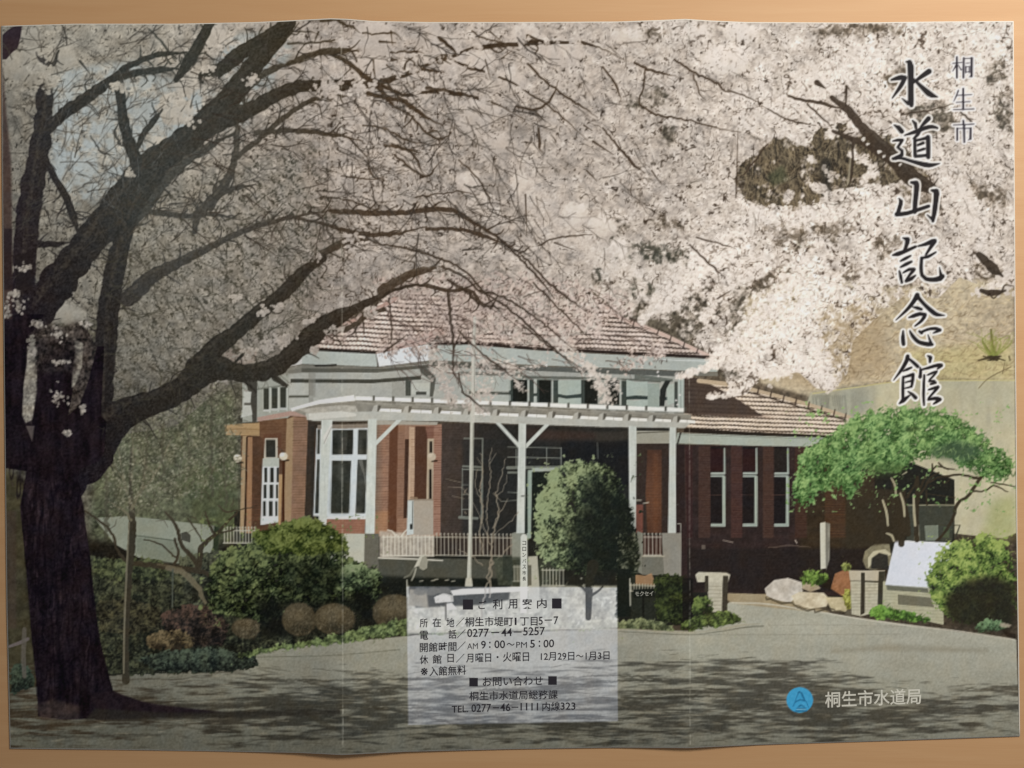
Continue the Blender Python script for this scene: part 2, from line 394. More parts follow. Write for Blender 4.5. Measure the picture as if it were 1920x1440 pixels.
# leaf shade thrown on the road, kept in the print
den = gridmap([0, 200, 450, 640, 760, 900, 1160, 1290, 1440, 1600, 1700, 1800, 1920], [1190, 1225, 1245, 1265, 1290, 1320, 1345, 1365, 1385, 1400],
 [[-1, -1, -1, -1, -1, -1, -1, -1, -1, -1, -1, -1, -1],
  [-1, -1, -1, -1, -1, -1, -.7, -.6, -.8, -1, -1, -1, -1],
  [0, -.1, -.3, -.6, -.5, -.5, .1, .15, .1, -.5, -1, -1, -1],
  [.1, 0, 0, -.1, 0, 0, .1, .15, .35, 0, -.7, -1, -.8],
  [.1, -.1, .15, .3, .3, .2, .2, .3, .5, .35, -.3, 0, .3],
  [.5, .4, .3, .5, .3, .2, .2, .35, .6, .6, .3, .3, .3],
  [.4, .3, .5, .45, .3, .3, .4, .3, .5, .75, .6, .3, .2],
  [.2, .1, .2, .4, .3, .3, .2, .2, .3, .5, .4, .1, 0],
  [-.1, -.2, -.1, 0, 0, .1, 0, -.1, 0, 0, -.2, -.4, -.6],
  [-.4, -.4, -.5, -.4, -.3, -.2, -.4, -.4, -.4, -.5, -.8, -1, -1]])
shade = np.clip((den * 1.1 + NH * .62 + NH2 * .42 + rnoise(40, 5, -.05, 77, 3) * .35) * 1.5 + .12, 0, 1)
shade *= (np.arange(H)[:, None] > 1200)
shc = np.clip(road * .49 + gridmap([0, 300, 600, 1300, 1920], [0, 1440], [[10, 6, 0, 1, 3]] * 2)[..., None] * np.array([1, .2, -.3], np.float32) - 2, 24, 255)
poly('4,1225 420,1225 480,1236 640,1216 800,1205 1914,1200 1914,1440 4,1440', shc, 0, .85, mod=shade)
flecks(scatter(900, np.clip(den + .6, 0, 1) * (np.arange(H)[:, None] > 1226) * (np.arange(H)[:, None] < 1400)), 26, 2.0, -.02, .09, (56, 54, 46), .55, bend=.08)
flecks(scatter(500, np.clip(den + .3, 0, 1) * (np.arange(H)[:, None] > 1240) * (np.arange(H)[:, None] < 1400)), 22, 2.0, -.02, .09, (124, 118, 102), .4, bend=.08)
for s in ('480,1275,3 640,1276,2.4 800,1272,2 1000,1274,2 1160,1266,3 1240,1274,3', '300,1325,9 480,1322,8 620,1326,5 760,1328,3 900,1334,4', '540,1318,6 600,1352,8 650,1378,7',
          '700,1325,3 800,1345,3.5 900,1370,4', '900,1295,3 1000,1288,2.4 1160,1278,3 1236,1275,3', '1000,1310,3 1200,1312,4 1330,1304,4', '4,1376,2 100,1382,4 300,1378,4', '560,1275,4 660,1296,3 760,1290,2'):
    stroke(s, (52, 50, 43), ROAD, .6, jit=1.2, edge=1.2)
# ---------------------------------------------------------------- the printed museum
M = 'printed_museum/'
ROOF, EAVE, UWALL, BRICK, WIN, DOOR, PERG, POST, LAMP, BASE = (pid(M + n) for n in
    ('roof', 'eaves', 'upper_wall', 'brick_wall', 'window', 'door', 'pergola', 'porch_post', 'globe_lamp', 'terrace_wall'))
CAB, SHED = pid('printed_cabinet'), pid('printed_outbuilding')
# dark ground the building stands against
poly('440,960 1640,840 1790,900 1790,1110 1640,1130 1450,1108 1345,1112 1300,1172 1160,1176 765,1186 440,1228', (34, 34, 30), BRICK)
def lines(x0, y0, x1, y1, dy, w, col, op, slope=0.0, skip=.12, p=0):
    y = y0
    while y < y1:
        x = x0
        while x < x1:
            L = min(x1 - x, rng.uniform(8, 40))
            if rng.random() > skip:
                s = smask(np.array([(x, y + slope * (x - x0) + rng.normal(0, .25), w), (x + L, y + slope * (x + L - x0), w)]), .6)
                if s: ink(s[0], s[1], s[2], col, p, op * rng.uniform(.4, 1))
            x += L
        y += dy
def tiles(clip, xa, xb, ya, yb, slope, dy, light, dark, wav, n, scale=1.0):
    """rows of roof tiles: light courses, dark scalloped joints"""
    m = mask_of(clip); Y, X = np.mgrid[0:H, 0:W].astype(np.float32)
    sl = (slice(int(ya), int(yb)), slice(int(xa), int(xb)))
    X, Y = X[sl], Y[sl]; v = (Y - ya - slope * (X - xa)) / dy
    v = v + .16 * np.abs(np.sin((X + Y * .5) * math.pi / wav)) + N40[sl] * .12
    f = v - np.floor(v)
    j = np.clip((.23 - np.abs(f - .78)) / .09, 0, 1) * (.80 + .22 * N12[sl])
    tone = 1 + .05 * N5[sl] + .05 * np.sin((X + Y * .4) * 2 * math.pi / wav) + .08 * N40[sl] - .10 * (f - .4)
    c = np.zeros((H, W, 3), np.float32); L = np.asarray(light, np.float32); D = np.asarray(dark, np.float32)
    c[sl] = (L * tone[..., None]) * (1 - j[..., None]) + D * j[..., None]
    ink(0, 0, m, c, ROOF)
# main roof
mr = '566,655 622,617 690,588 735,548 800,530 1100,540 1135,574 1168,598 1206,612 1246,628 1292,650 1338,671 1125,660 1000,654 880,642 805,643 770,652 705,664'
poly(mr, (150, 122, 112), ROOF)
tiles(mr, 560, 1340, 520, 680, .048, 8.4, (184, 168, 158), (42, 34, 29), 7.6, 20)
# right hip ridge tiles
stroke('1135,574 1168,598 1206,612 1246,628 1292,650 1338,671'.replace(' ', ',7 ') + ',7', (176, 156, 146), ROOF)
for q in ((1165, 597), (1187, 605), (1232, 622), (1256, 634), (1281, 646), (1306, 657)):
    stroke([(q[0] + 3, q[1] - 5, 2.2), (q[0], q[1] + 6, 2.6)], (50, 42, 38), ROOF, .8)
stroke('1170,606,2 1230,628,2 1290,655,2', (54, 46, 42), ROOF, .6)
# left hip + front gable hip
stroke('566,656,8 622,620,9 690,590,9 760,548,8', (150, 126, 116), ROOF); stroke('575,652,4 625,622,4 640,620,4', (60, 48, 44), ROOF, .8)
poly('695,668 760,640 835,610 842,622 800,645', (158, 138, 130), ROOF); stroke('700,666,2.5 770,645,2.5 838,618,2.5', (88, 72, 66), ROOF, .8)
stroke('712,655,2 780,628,2 830,606,2', (176, 154, 146), ROOF, .6)
poly('812,641 820,628 832,640', (88, 84, 78), ROOF)
# eaves: joint line, fascia, soffit
poly('568,652 705,660 706,665 568,657', (40, 34, 30), EAVE)
poly('802,643 880,641 1000,651 1125,657 1342,668 1342,674 1125,663 1000,657 880,647 805,648', (44, 36, 32), EAVE)
fa = field((150, 155, 150), (N40, (4, 4, 4)))
poly('566,657 705,664 708,688 566,683', fa, EAVE)
poly('566,656 567,683 500,698 470,708 400,722 402,700 480,690', (168, 168, 166), EAVE)
poly('706,664 770,651 804,646 808,676 770,681 711,688', (186, 190, 192), EAVE)
poly('804,648 880,647 1000,657 1125,664 1342,674 1346,698 1130,690 1000,685 880,679 808,676', fa, EAVE)
stroke('1230,674,1.5 1342,678,1.5', (196, 200, 200), EAVE, .7)
poly('420,655 485,658 480,680 425,692', (148, 126, 114), EAVE, .8, blur=2); stroke('420,676,2.5 455,662,2.5 484,657,2', (190, 184, 168), EAVE, .8)
poly('400,722 470,708 566,684 708,689 711,689 808,677 880,680 1000,686 1130,691 1346,699 1346,706 1130,700 1000,695 880,690 808,688 700,697 566,697 480,714 400,728', (104, 102, 94), EAVE)
poly('588,685 632,683 632,687 592,688', (46, 44, 40), EAVE)
# upper rendered storey
uw = field((144, 145, 139), (N40, (4, 4, 3)), (N5, (2, 2, 2)))
poly('462,712 566,695 708,692 808,682 1280,700 1284,790 560,790 460,790', uw, UWALL)
for q, c in (('566,691 708,692 808,684 808,690 708,699 566,699 540,701 540,696', (78, 77, 70)), ('545,711 700,712 790,705 790,712 700,719 545,718', (60, 60, 54)), ('538,741 580,740 580,746 538,747', (80, 80, 72)),
             ('500,706 538,700 538,704 500,711', (110, 108, 100)), ('808,678 880,681 980,687 980,697 880,691 808,688', (76, 76, 70)), ('980,687 1130,691 1290,697 1290,707 1130,701 980,695', (80, 82, 78)),
             ('860,697 980,700 980,706 860,703', (100, 100, 94)), ('880,734 962,736 962,741 880,739', (74, 76, 70)), ('980,705 1090,707 1176,710 1240,713 1240,718 1176,714 1090,712 980,711', (88, 90, 84))):
    poly(q, c, UWALL)
for x0, x1, c in ((540, 579, (156, 157, 150)), (579, 588, (116, 115, 108)), (772, 806, (160, 162, 154))):
    rect(x0, 719, x1, 742 if x0 < 600 else 740, c, UWALL, .8); rect(x0, 746, x1, 768, c, UWALL, .5)
rect(579, 700, 592, 745, (118, 117, 110), UWALL, .6); rect(735, 716, 760, 744, (128, 128, 121), UWALL, .6)
poly('780,735 800,735 800,741 780,741', (66, 66, 60), UWALL)
poly('784,684 800,690 818,708 815,730 812,745 806,744 808,714 790,700', (64, 64, 58), UWALL, .85)
rect(761, 714, 771, 743, (66, 68, 62), npid(M + 'window'))
# right run of clerestory windows and pilasters
dkg = (56, 62, 58)
poly('955,712 1048,713 1048,756 955,754', dkg, UWALL); poly('1088,713 1176,715 1176,762 1088,757', dkg, UWALL)
rect(866, 706, 958, 733, (148, 153, 147), UWALL, .8); rect(866, 741, 958, 762, (150, 155, 149), UWALL, .7)
for x0, x1 in ((962, 989), (1011, 1034), (1097, 1121), (1139, 1162)):
    WIN = npid(M + 'window')
    rect(x0, 713, x1, 753 + (x0 - 960) * .03, (28, 30, 27), WIN); rect(x1, 711, x1 + 4, 755 + (x0 - 960) * .03, (146, 150, 144), WIN); rect(x0 - 2, 710, x1 + 4, 713, (108, 112, 106), WIN)
rect(1001, 711, 1007, 738, (150, 154, 148), UWALL); rect(1001, 743, 1007, 757, (150, 154, 148), UWALL); rect(1121, 714, 1136, 760, (132, 133, 126), UWALL)
pl = field((146, 155, 148), (N40, (3, 3, 3)))
poly('1047,714 1090,713 1090,739 1062,742 1047,740', pl, UWALL); poly('1047,746 1062,748 1090,745 1090,760 1047,758', pl, UWALL); poly('1047,739 1062,742 1090,739 1090,746 1062,748 1047,745', (52, 60, 58), UWALL)
poly('1175,712 1192,717 1215,716 1215,742 1192,745 1175,744', pl, UWALL); poly('1175,750 1192,752 1215,748 1215,764 1175,763', pl, UWALL); poly('1175,744 1192,742 1260,745 1260,751 1192,749 1175,750', (50, 58, 56), UWALL)
poly('1190,711 1214,711 1240,716 1262,716 1262,711 1214,705 1190,702', (92, 96, 90), UWALL)
poly('1215,720 1237,719 1237,765 1215,764', (132, 141, 134), UWALL); poly('1250,722 1264,720 1266,755 1252,761', (150, 158, 150), UWALL)
poly('1248,714 1258,714 1250,730 1246,762 1237,762 1238,732', (40, 42, 40), UWALL); rect(1265, 716, 1271, 770, (60, 64, 60), UWALL)
rect(1272, 708, 1284, 772, (150, 158, 152), UWALL); rect(1276, 708, 1278, 772, (118, 126, 120), UWALL, .7); rect(1284, 706, 1292, 775, (52, 42, 38), UWALL)
# left upper bay windows
poly('455,712 542,700 542,790 455,792', (136, 138, 130), UWALL); stroke('482,730,3 500,727,3 540,722,3', (96, 98, 90), UWALL, .8)
for x0, x1 in ((495, 505), (510, 521), (526, 537)):
    WIN = npid(M + 'window')
    rect(x0, 729 - (x0 - 495) * .08, x1, 770 - (x0 - 495) * .1, (52, 54, 48), WIN); rect(x1, 727, x1 + 3, 774 - (x0 - 495) * .1, (160, 163, 156), WIN); rect(x0 - 1, 768 - (x0 - 495) * .1, x1 + 2, 772 - (x0 - 495) * .1, (158, 160, 156), WIN)
poly('460,712 483,712 482,790 474,792 470,750', (62, 60, 54), UWALL); poly('458,733 472,735 470,755 474,778 452,784 456,755', (158, 160, 154), UWALL); rect(458, 756, 473, 760, (70, 68, 62), UWALL)
poly('505,693 520,695 522,706 541,722 539,728 512,714 506,704', (54, 52, 46), UWALL)
poly('508,692 566,686 566,700 520,706', (120, 118, 110), UWALL, .6)
# brick: lit reddish piers and dark porch
bl = field((118, 96, 79), (N12, (8, 7, 6)), (N2, (4, 3, 3)))
bd = field((74, 56, 44), (N12, (7, 5, 4)))
poly('452,815 500,815 545,780 578,782 592,800 592,985 452,1000', bd, BRICK)
poly('486,790 538,784 538,850 520,835 488,820', field((92, 70, 54), (N12, (6, 5, 4))), BRICK); lines(488, 795, 537, 846, 5, 1.2, (70, 48, 36), .5, 0, p=BRICK)
poly('483,783 545,771 578,775 578,783 545,780 484,791', (146, 124, 114), BRICK)
poly('421,797 487,793 487,818 424,816', field((142, 120, 90), (noise(30, 4, seed=21), (8, 7, 5))), BRICK); stroke('422,807,1.5 455,804,1.2 487,806,1.5', (108, 84, 54), BRICK, .6)
poly('455,818 463,818 458,1000 450,1000', (138, 119, 94), BRICK); poly('462,820 465,820 462,1000 458,1000', (44, 32, 24), BRICK); poly('465,820 474,820 472,1000 462,1000', (130, 102, 78), BRICK)
WIN = npid(M + 'window'); lines(470, 930, 488, 1000, 5, 1.2, (104, 70, 52), .5, p=BRICK)
poly('538,786 551,782 548,985 532,985', (134, 114, 90), BRICK); poly('551,782 578,784 572,985 546,985', field((119, 95, 79), (N12, (8, 6, 5)), (N40, (6, 4, 3))), BRICK)
lines(549, 790, 575, 985, 5.1, 1.3, (90, 72, 56), .85, -.01, p=BRICK)
poly('578,786 592,792 588,985 571,985', (52, 46, 40), BRICK); rect(583, 800, 590, 985, (44, 42, 38), BRICK, .6)
poly('524,890 530,890 527,985 520,985', (146, 122, 92), BRICK); rect(530, 865, 534, 985, (60, 38, 26), BRICK)
# bay wall panels between posts
bm = field((120, 97, 82), (N12, (6, 5, 4)), (gridmap([0, 706, 720, 731, 1920], [0, 1440], [[0, -14, 8, 4, 0]] * 2), (1, .4, .2)))
poly('704,796 830,796 830,1006 690,1006', bm, BRICK); lines(704, 802, 731, 1000, 5, 1.3, (84, 62, 52), .7, p=BRICK)
poly('731,800 747,796 744,1006 727,1006', (82, 56, 42), BRICK); poly('747,798 760,798 757,972 744,972', (118, 92, 76), BRICK); lines(746, 812, 760, 1000, 5, 1.2, (92, 70, 58), .6, p=BRICK)
poly('760,824 768,824 766,972 757,972', (58, 42, 34), BRICK); poly('768,800 778,802 778,940 765,940', (156, 134, 114), BRICK); lines(771, 806, 779, 935, 4.6, 1.2, (112, 86, 70), .6, p=BRICK)
poly('779,800 802,800 800,940 777,940', (70, 50, 40), BRICK); poly('798,800 829,797 829,822 802,822', (110, 82, 70), BRICK); poly('814,800 829,797 827,1005 812,1005', (130, 102, 88), BRICK)
lines(798, 802, 828, 822, 4.6, 1.3, (78, 50, 42), .7, p=BRICK); lines(814, 826, 828, 1000, 4.6, 1.3, (88, 58, 48), .7, p=BRICK)
WIN = npid(M + 'window'); poly('802,823 814,823 812,938 800,938', (150, 138, 120), WIN); rect(806, 828, 811, 850, (34, 30, 26), WIN); rect(805, 880, 810, 936, (34, 30, 26), WIN)
poly('706,960 730,960 727,1006 702,1006', (150, 112, 80), BRICK, .5, blur=6)
# recessed dark wall behind the porch
poly('829,794 1260,800 1258,1010 826,1010', field((48, 44, 40), (N12, (4, 3, 3)), (gridmap([0, 829, 870, 900, 1300, 1920], [0, 1440], [[0, 14, 10, -6, -14, 0]] * 2), (1, .72, .62))), BRICK)
lines(830, 805, 868, 1000, 5, 1, (44, 34, 30), .4, p=BRICK)
poly('985,805 1120,812 1115,836 985,828', (66, 50, 44), BRICK, .5, blur=8); rect(868, 825, 1185, 1005, (36, 38, 38), BRICK, .55, blur=6); rect(1052, 828, 1185, 910, (24, 25, 27), BRICK, .7, blur=5)
poly('1115,812 1180,808 1180,826 1120,830', (72, 64, 56), BRICK, .4, blur=6)
fr = (112, 116, 108); WIN = npid(M + 'window')
for s in ('870,822,2.4 905,822,2.4', '868,874,3.5 904,876,3.5', '868,880,2.5 904,881,2.5', '867,878,2 866,968,2', '866,909,1.5 878,909,1.5', '866,927,1.5 878,927,1.5', '866,955,1.8 880,955,1.8', '905,824,2.5 903,980,4', '862,970,6 895,972,5',
          '952,838,1.8 1052,840,1.8', '952,857,2 1052,859,2', '952,877,6 1052,876,5', '953,886,4 972,886,4', '1025,840,2 1025,873,2', '1052,840,2.5 1052,880,2.5', '1120,830,1.5 1121,860,1.5', '968,842,2 968,875,2', '952,923,1.8 990,924,1.8', '940,940,1.5 970,938,1.5', '985,990,2 992,990,2'):
    stroke(s, fr, WIN, .8)
poly('990,882 998,882 996,1010 988,1010', (128, 140, 130), DOOR); rect(984, 893, 990, 1000, (40, 46, 42), DOOR); rect(998, 884, 1050, 1010, (28, 32, 27), DOOR); poly('998,878 1046,877 1040,884 998,885', (140, 146, 138), DOOR)
# right bay of the porch
rect(1193, 808, 1256, 834, (136, 134, 122), EAVE); stroke('1195,812,2 1254,809,1.6', (60, 56, 48), EAVE, .8); rect(1193, 832, 1256, 1000, (50, 42, 38), BRICK)
for k in range(26):
    rect(1212 + abs(k - 13) * .25, 845 + k * 6, 1242, 851 + k * 6, np.array((66, 46, 38)) + np.array((38, 24, 12)) * math.sin(min(1, (k + 2) / 26) * 2.6) * .9, BRICK, .75, blur=2)
rect(1225, 850, 1234, 1000, (112, 76, 54), BRICK, .3, blur=5); lines(1214, 850, 1242, 1000, 4.6, 1, (64, 42, 32), .4, p=BRICK)
rect(1193, 947, 1206, 1000, (112, 72, 62), BRICK, .8); stroke('1194,938,3 1202,938,3', (120, 118, 106), BRICK); stroke('1206,944,2 1216,942,2.4', (150, 146, 132), BRICK)
# porch door, left
poly('494,815 528,812 528,860 496,860', (86, 62, 48), BRICK); WIN = npid(M + 'window'); poly('497,822 521,822 521,862 495,862', (156, 152, 140), WIN); rect(499, 825, 517, 858, (46, 46, 42), WIN)
DOOR = npid(M + 'door'); poly('493,860 524,859 522,980 489,985', (172, 178, 178), DOOR); poly('494,860 524,859 524,875 493,875', (150, 154, 146), DOOR)
for j, (a, b) in enumerate(((877, 905), (909, 935), (940, 968))):
    o = -j * 1.2
    for x0, x1 in ((496, 501.5), (507, 514), (519, 523)): rect(x0 + o, a, x1 + o, b, (44, 44, 40), DOOR)
# big bay window
WIN = npid(M + 'window'); poly('594,803 690,803 686,973 588,968', (170, 176, 178), WIN)
poly('596,797 692,795 692,803 596,805', (112, 104, 94), BRICK)
wn = field((54, 55, 50), (F14, (9, 9, 8)), (noise(9, 60, seed=88), (7, 7, 7)))
for q in ('596,806 601,806 600,852 595,852', '595,862 600,862 598,963 591,963', '624,807 663,806 662,853 623,853', '623,864 659,864 655,963 621,963', '672,806 689,806 688,853 671,853', '671,862 688,862 685,963 667,963'):
    poly(q, wn, WIN)
poly('652,808 663,808 662,851 652,851', (34, 34, 30), WIN, .7); poly('640,820 652,820 650,845 640,845', (70, 68, 62), WIN, .6); poly('624,900 656,905 655,963 621,963', (40, 42, 36), WIN, .6, blur=8)
poly('672,864 682,890 687,925 688,905 680,862', (98, 98, 92), WIN, .7); stroke('641,806,1.4 641,860,1 641,963,1', (140, 140, 130), WIN, .6)
poly('612,969 688,968 686,974 612,975', (176, 178, 176), WIN)
poly('612,974 686,974 684,1003 612,1003', field((124, 92, 76), (N12, (6, 5, 4))), BRICK); lines(612, 977, 685, 1002, 4.6, 1.2, (96, 58, 46), .5, p=BRICK)
# ---- right wing
BRICK0, BRICK = BRICK, npid(M + 'brick_wall')
bw = field((46, 37, 35), (N12, (4, 3, 3)), (NH, (2, 1, 1)))
poly('1262,834 1520,838 1640,880 1640,1120 1270,1110', bw, BRICK)
poly('1500,920 1670,920 1670,1100 1500,1100', field((50, 42, 32), (N12, (4, 4, 3)), (NH, (3, 2, 1))), BRICK, 1, blur=10); rect(1282, 1030, 1640, 1110, (35, 31, 30), BRICK, .8, blur=6)
for x0, x1, c in ((1311, 1333, (64, 49, 43)), (1372, 1393, (65, 47, 43)), (1432, 1452, (66, 50, 43)), (1492, 1514, (60, 44, 37)), (1548, 1588, (66, 50, 37)), (1284, 1300, (52, 36, 35))):
    rect(x0, 838, x1, 1010, c, BRICK, .85, blur=2)
    if x0 > 1305: lines(x0 + 1, 842, x1, 1005, 4.6, 1, (44, 28, 26), .55, p=BRICK); lines(x0 + 1, 844, x1, 1005, 4.6, .8, (104, 66, 52), .25, skip=.4, p=BRICK)
lines(1540, 945, 1590, 1010, 5, 1, (96, 66, 42), .45, skip=.3, p=BRICK); lines(1290, 1035, 1600, 1090, 5, .8, (56, 44, 40), .3, skip=.4, p=BRICK)
poly('1262,834 1284,834 1290,1110 1264,1110', (42, 34, 33), BRICK); stroke('1284,840,1 1286,1000,1 1288,1110,1.2', (96, 84, 72), BRICK, .5)
for x0 in (1333, 1393, 1452):
    WIN = npid(M + 'window'); w = 24; rect(x0, 838, x0 + w + 4, 984, (30, 26, 26), WIN); rect(x0, 842, x0 + w, 885, (48, 26, 26) if x0 < 1450 else (40, 36, 32), WIN, .6)
    poly([(x0 + w, 840), (x0 + w + 3.5, 840), (x0 + w + 4, 890), (x0 + w, 890)], (126, 134, 126), WIN)
    rect(x0, 886, x0 + w + 4, 890, (138, 146, 138), WIN); rect(x0, 891.5, x0 + w + 2, 895, (132, 140, 132), WIN)
    poly([(x0 + w - 2, 893), (x0 + w + 4, 893), (x0 + w + 4, 988), (x0 + w - 2, 988)], (140, 148, 138), WIN); stroke([(x0 + w + 1.5, 895, 1), (x0 + w + 1.5, 984, 1)], (104, 112, 104), WIN, .6)
    rect(x0, 982, x0 + w + 2, 988, (132, 140, 132), WIN); stroke([(x0 - 4, 928, 1), (x0 + w - 4, 928, 1)], (92, 70, 62), WIN, .6)
stroke('1440,1027,1.4 1480,1023,2.4 1520,1026,1.2', (98, 86, 76), BRICK, .6, jit=.5); rect(1316, 1022, 1323, 1030, (92, 84, 76), BRICK, .8); stroke('1356,1013,2.4 1374,1017,2.4', (130, 118, 106), BRICK, .7); stroke('1491,1013,2.5 1494,1018,2.5', (160, 150, 138), BRICK, .9)
wr = '1283,712 1318,716 1375,722 1440,741 1500,756 1592,784 1570,817 1520,815 1400,811 1283,803'
poly(wr, (150, 122, 100), ROOF); tiles(wr, 1280, 1600, 696, 830, .038, 7.75, (194, 176, 158), (42, 34, 28), 7.2, 16)
poly('1283,704 1316,712 1365,738 1400,760 1432,781 1380,782 1300,778 1283,775', field((60, 50, 44), (NH, (3, 3, 2))), ROOF, .95, blur=1)
poly('1300,775 1430,780 1460,786 1380,784', (110, 92, 80), ROOF, .4, blur=2)
stroke('1310,714,8 1375,722,8 1420,733,7 1500,754,7 1592,782,7', (162, 146, 124), ROOF); stroke('1376,729,2.4 1420,740,2.4 1500,763,2.4 1586,788,2.4', (46, 38, 32), ROOF, .9)
for x, y in ((1397, 727), (1420, 733), (1444, 739), (1468, 746), (1491, 753), (1515, 759), (1539, 766), (1563, 773), (1584, 780)):
    stroke([(x + 2.5, y - 5, 2.5), (x, y + 6, 3)], (58, 48, 42), ROOF, .85)
poly('1283,803 1400,810 1520,815 1566,817 1560,822 1400,817 1283,811', (38, 32, 26), EAVE)
poly('1270,812 1400,817 1548,821 1535,830 1515,838 1400,836 1268,832', field((142, 148, 138), (N40, (3, 3, 3))), EAVE); stroke('1272,814,1.2 1400,819,1.2 1545,823,1.2', (94, 96, 88), EAVE, .7); stroke('1276,812,3 1270,834,3', (50, 46, 42), EAVE)
BRICK = BRICK0
# terrace walls, pedestals
poly('712,1046 960,1050 960,1120 700,1110', (68, 68, 60), BASE, 1); poly('690,1080 960,1092 960,1130 690,1130', (26, 28, 24), BASE, .9, blur=6)
PD = npid(M + 'pedestal'); poly('612,1001 684,1001 684,1056 612,1050', (154, 154, 142), PD); poly('684,1001 711,1001 710,1080 683,1080', (88, 86, 77), PD); stroke('710,1046,3 770,1048,3 830,1051,2.5', (176, 172, 160), BASE)
poly('960,1000 984,995 984,1060 960,1050', (118, 120, 110), npid(M + 'pedestal'))
PD = npid(M + 'pedestal'); poly('1195,996 1206,1000 1206,1078 1195,1072', (112, 112, 102), PD); poly('1204,1044 1252,1044 1252,1080 1204,1078', (98, 97, 88), PD); poly('1241,1000 1279,1000 1278,1084 1246,1082', field((122, 119, 110), (N40, (3, 3, 3))), PD)
stroke('1205,1043,3 1245,1043,3', (140, 136, 122), BASE)
rect(1206, 1004, 1242, 1042, (60, 44, 38), BASE); poly('1278,980 1288,980 1290,1112 1278,1090', (46, 36, 35), BRICK)
stroke('1270,982,1.6 1276,982,2 1276,1000,1.6', (140, 140, 130), 0)
# railings
def railing(x0, x1, yt, yb, n, col, balls=True, s=0.0, w=1.8):
    RAIL = npid('printed_railing')
    for i in range(n):
        x = x0 + (x1 - x0) * i / (n - 1); d = s * (x - x0)
        stroke([(x, yt + d, w), (x, yb + d, w)], col, RAIL, .9)
        if balls: poly(ell(x, yt - 2.5 + d, 1.8, 2.2, 8), col, RAIL, .9)
    stroke([(x0 - 2, yt + 3, w + .2), (x1 + 2, yt + 3 + s * (x1 - x0), w + .2)], col, RAIL, .85); stroke([(x0 - 2, yb, w + .4), (x1 + 2, yb + s * (x1 - x0), w + .4)], col, RAIL, .9)
poly('712,996 764,1000 815,1004 815,1044 712,1046', field((158, 150, 138), (N5, (14, 14, 13))), BASE, .85, blur=3)
rect(815, 1006, 960, 1042, (48, 42, 38), BASE); railing(719, 812, 1004, 1042, 14, (176, 172, 160), False, 0); railing(819, 958, 1004, 1041, 20, (150, 146, 132), True, .01)
railing(1209, 1238, 1004, 1041, 5, (158, 154, 142)); 
for s in ('727,994,3 735,996,3 742,1004,3', '744,1002,2 748,1008,3', '752,1006,3 758,998,3 764,992,2'): stroke(s, (178, 174, 162), 0, .9)
flecks(scatter(40, mask_of('715,990 765,990 765,1040 715,1040')), 9, 2.4, 1.4, .8, (190, 184, 172), .7)
flecks(scatter(26, mask_of('715,990 765,990 765,1040 715,1040')), 6, 2.4, 1.4, .8, (90, 74, 62), .7)
# white cabinet on the terrace
poly('765,938 777,938 776,1002 763,1004', (164, 170, 168), CAB); poly('776,937 813,938 813,1003 776,1003', (142, 135, 124), CAB); stroke('774,940,1.5 773,990,1.5', (58, 62, 60), CAB); poly('769,936 812,936 813,939 766,939', (120, 110, 98), CAB); rect(769, 983, 774, 993, (34, 34, 32), CAB)
stroke('770,933,3 782,934,3', (120, 104, 88), CAB)
# ---- pergola
wh = field((168, 168, 160), (N12, (4, 4, 4)))
poly('553,772 600,755 665,750 960,760 1296,778 1296,793 960,782 660,772 572,780', field((120, 117, 108), (N12, (8, 8, 7))), PERG)
poly('545,766 600,750 664,741 667,752 600,758 556,768 548,772', field((196, 196, 190), (N12, (3, 3, 3))), PERG)
poly('560,768 640,760 668,762 672,774 580,778', field((150, 147, 138), (N5, (8, 8, 8))), PERG)
for i in range(17):
    x0 = 667 + i * 36.5; x1 = x0 + 32; y0 = 743.5 + (x0 - 667) * .036
    poly([(x0, y0), (x1, y0 + 1.2), (x1, y0 + 8), (x0, y0 + 7)], (202, 202, 196), PERG); rect(x1, y0 - 1, x1 + 4.5, y0 + 8, (70, 68, 62), PERG, .85)
    stroke([(x0 + 14, y0 + 9.5, 2), (x1 + 6, y0 + 10.5, 2)], (82, 80, 72), PERG, .6)
    stroke([(x0 + 3, y0 + 11, 3), (x0 + 30, y0 + 13, 4)], (134, 131, 122), PERG, .6)
for i, x in enumerate((704, 762, 818, 874, 928, 981, 1032, 1080, 1127, 1174, 1220, 1266)):
    y = 763 + (x - 704) * .037; nx = x + (55 - i)
    poly([(x + 8, y + 3), (nx - 6, y + 5), (nx - 6, y + 11), (x + 8, y + 9)], (204, 203, 196), PERG); stroke([(x + 6, y + 1.5, 2), (nx - 8, y + 3, 1.6)], (88, 84, 76), PERG, .6)
    stroke([((x + nx) / 2, y + 4, 1), ((x + nx) / 2, y + 10, 1)], (110, 106, 98), PERG, .6)
    poly([(x - 2, y - 2), (x + 5, y - 4), (x + 4, y + 8), (x - 5, y + 14), (x - 7, y + 10)], (152, 150, 142), PERG); poly([(x + 5, y - 3), (x + 11, y - 2), (x + 9, y + 6), (x + 4, y + 9)], (74, 71, 64), PERG, .85)
    stroke([(x - 6, y + 14, 2), (x + 1, y + 11, 2)], (78, 74, 66), PERG, .7)
poly('573,776 600,774 700,772 820,776 960,781 1130,788 1296,793 1285,803 1130,801 960,795 820,790 700,788 615,790 576,788', wh * .92, PERG)
poly('579,776 640,771 668,776 668,781 580,788', (178, 177, 170), PERG, .8); stroke('576,789,1.6 615,792,1.6 700,789,1.6 820,791,1.6 960,796,1.6 1130,802,1.6 1285,804,1.6', (76, 70, 62), PERG, .6)
poly('690,788 822,792 820,797 690,797', (140, 136, 126), PERG)
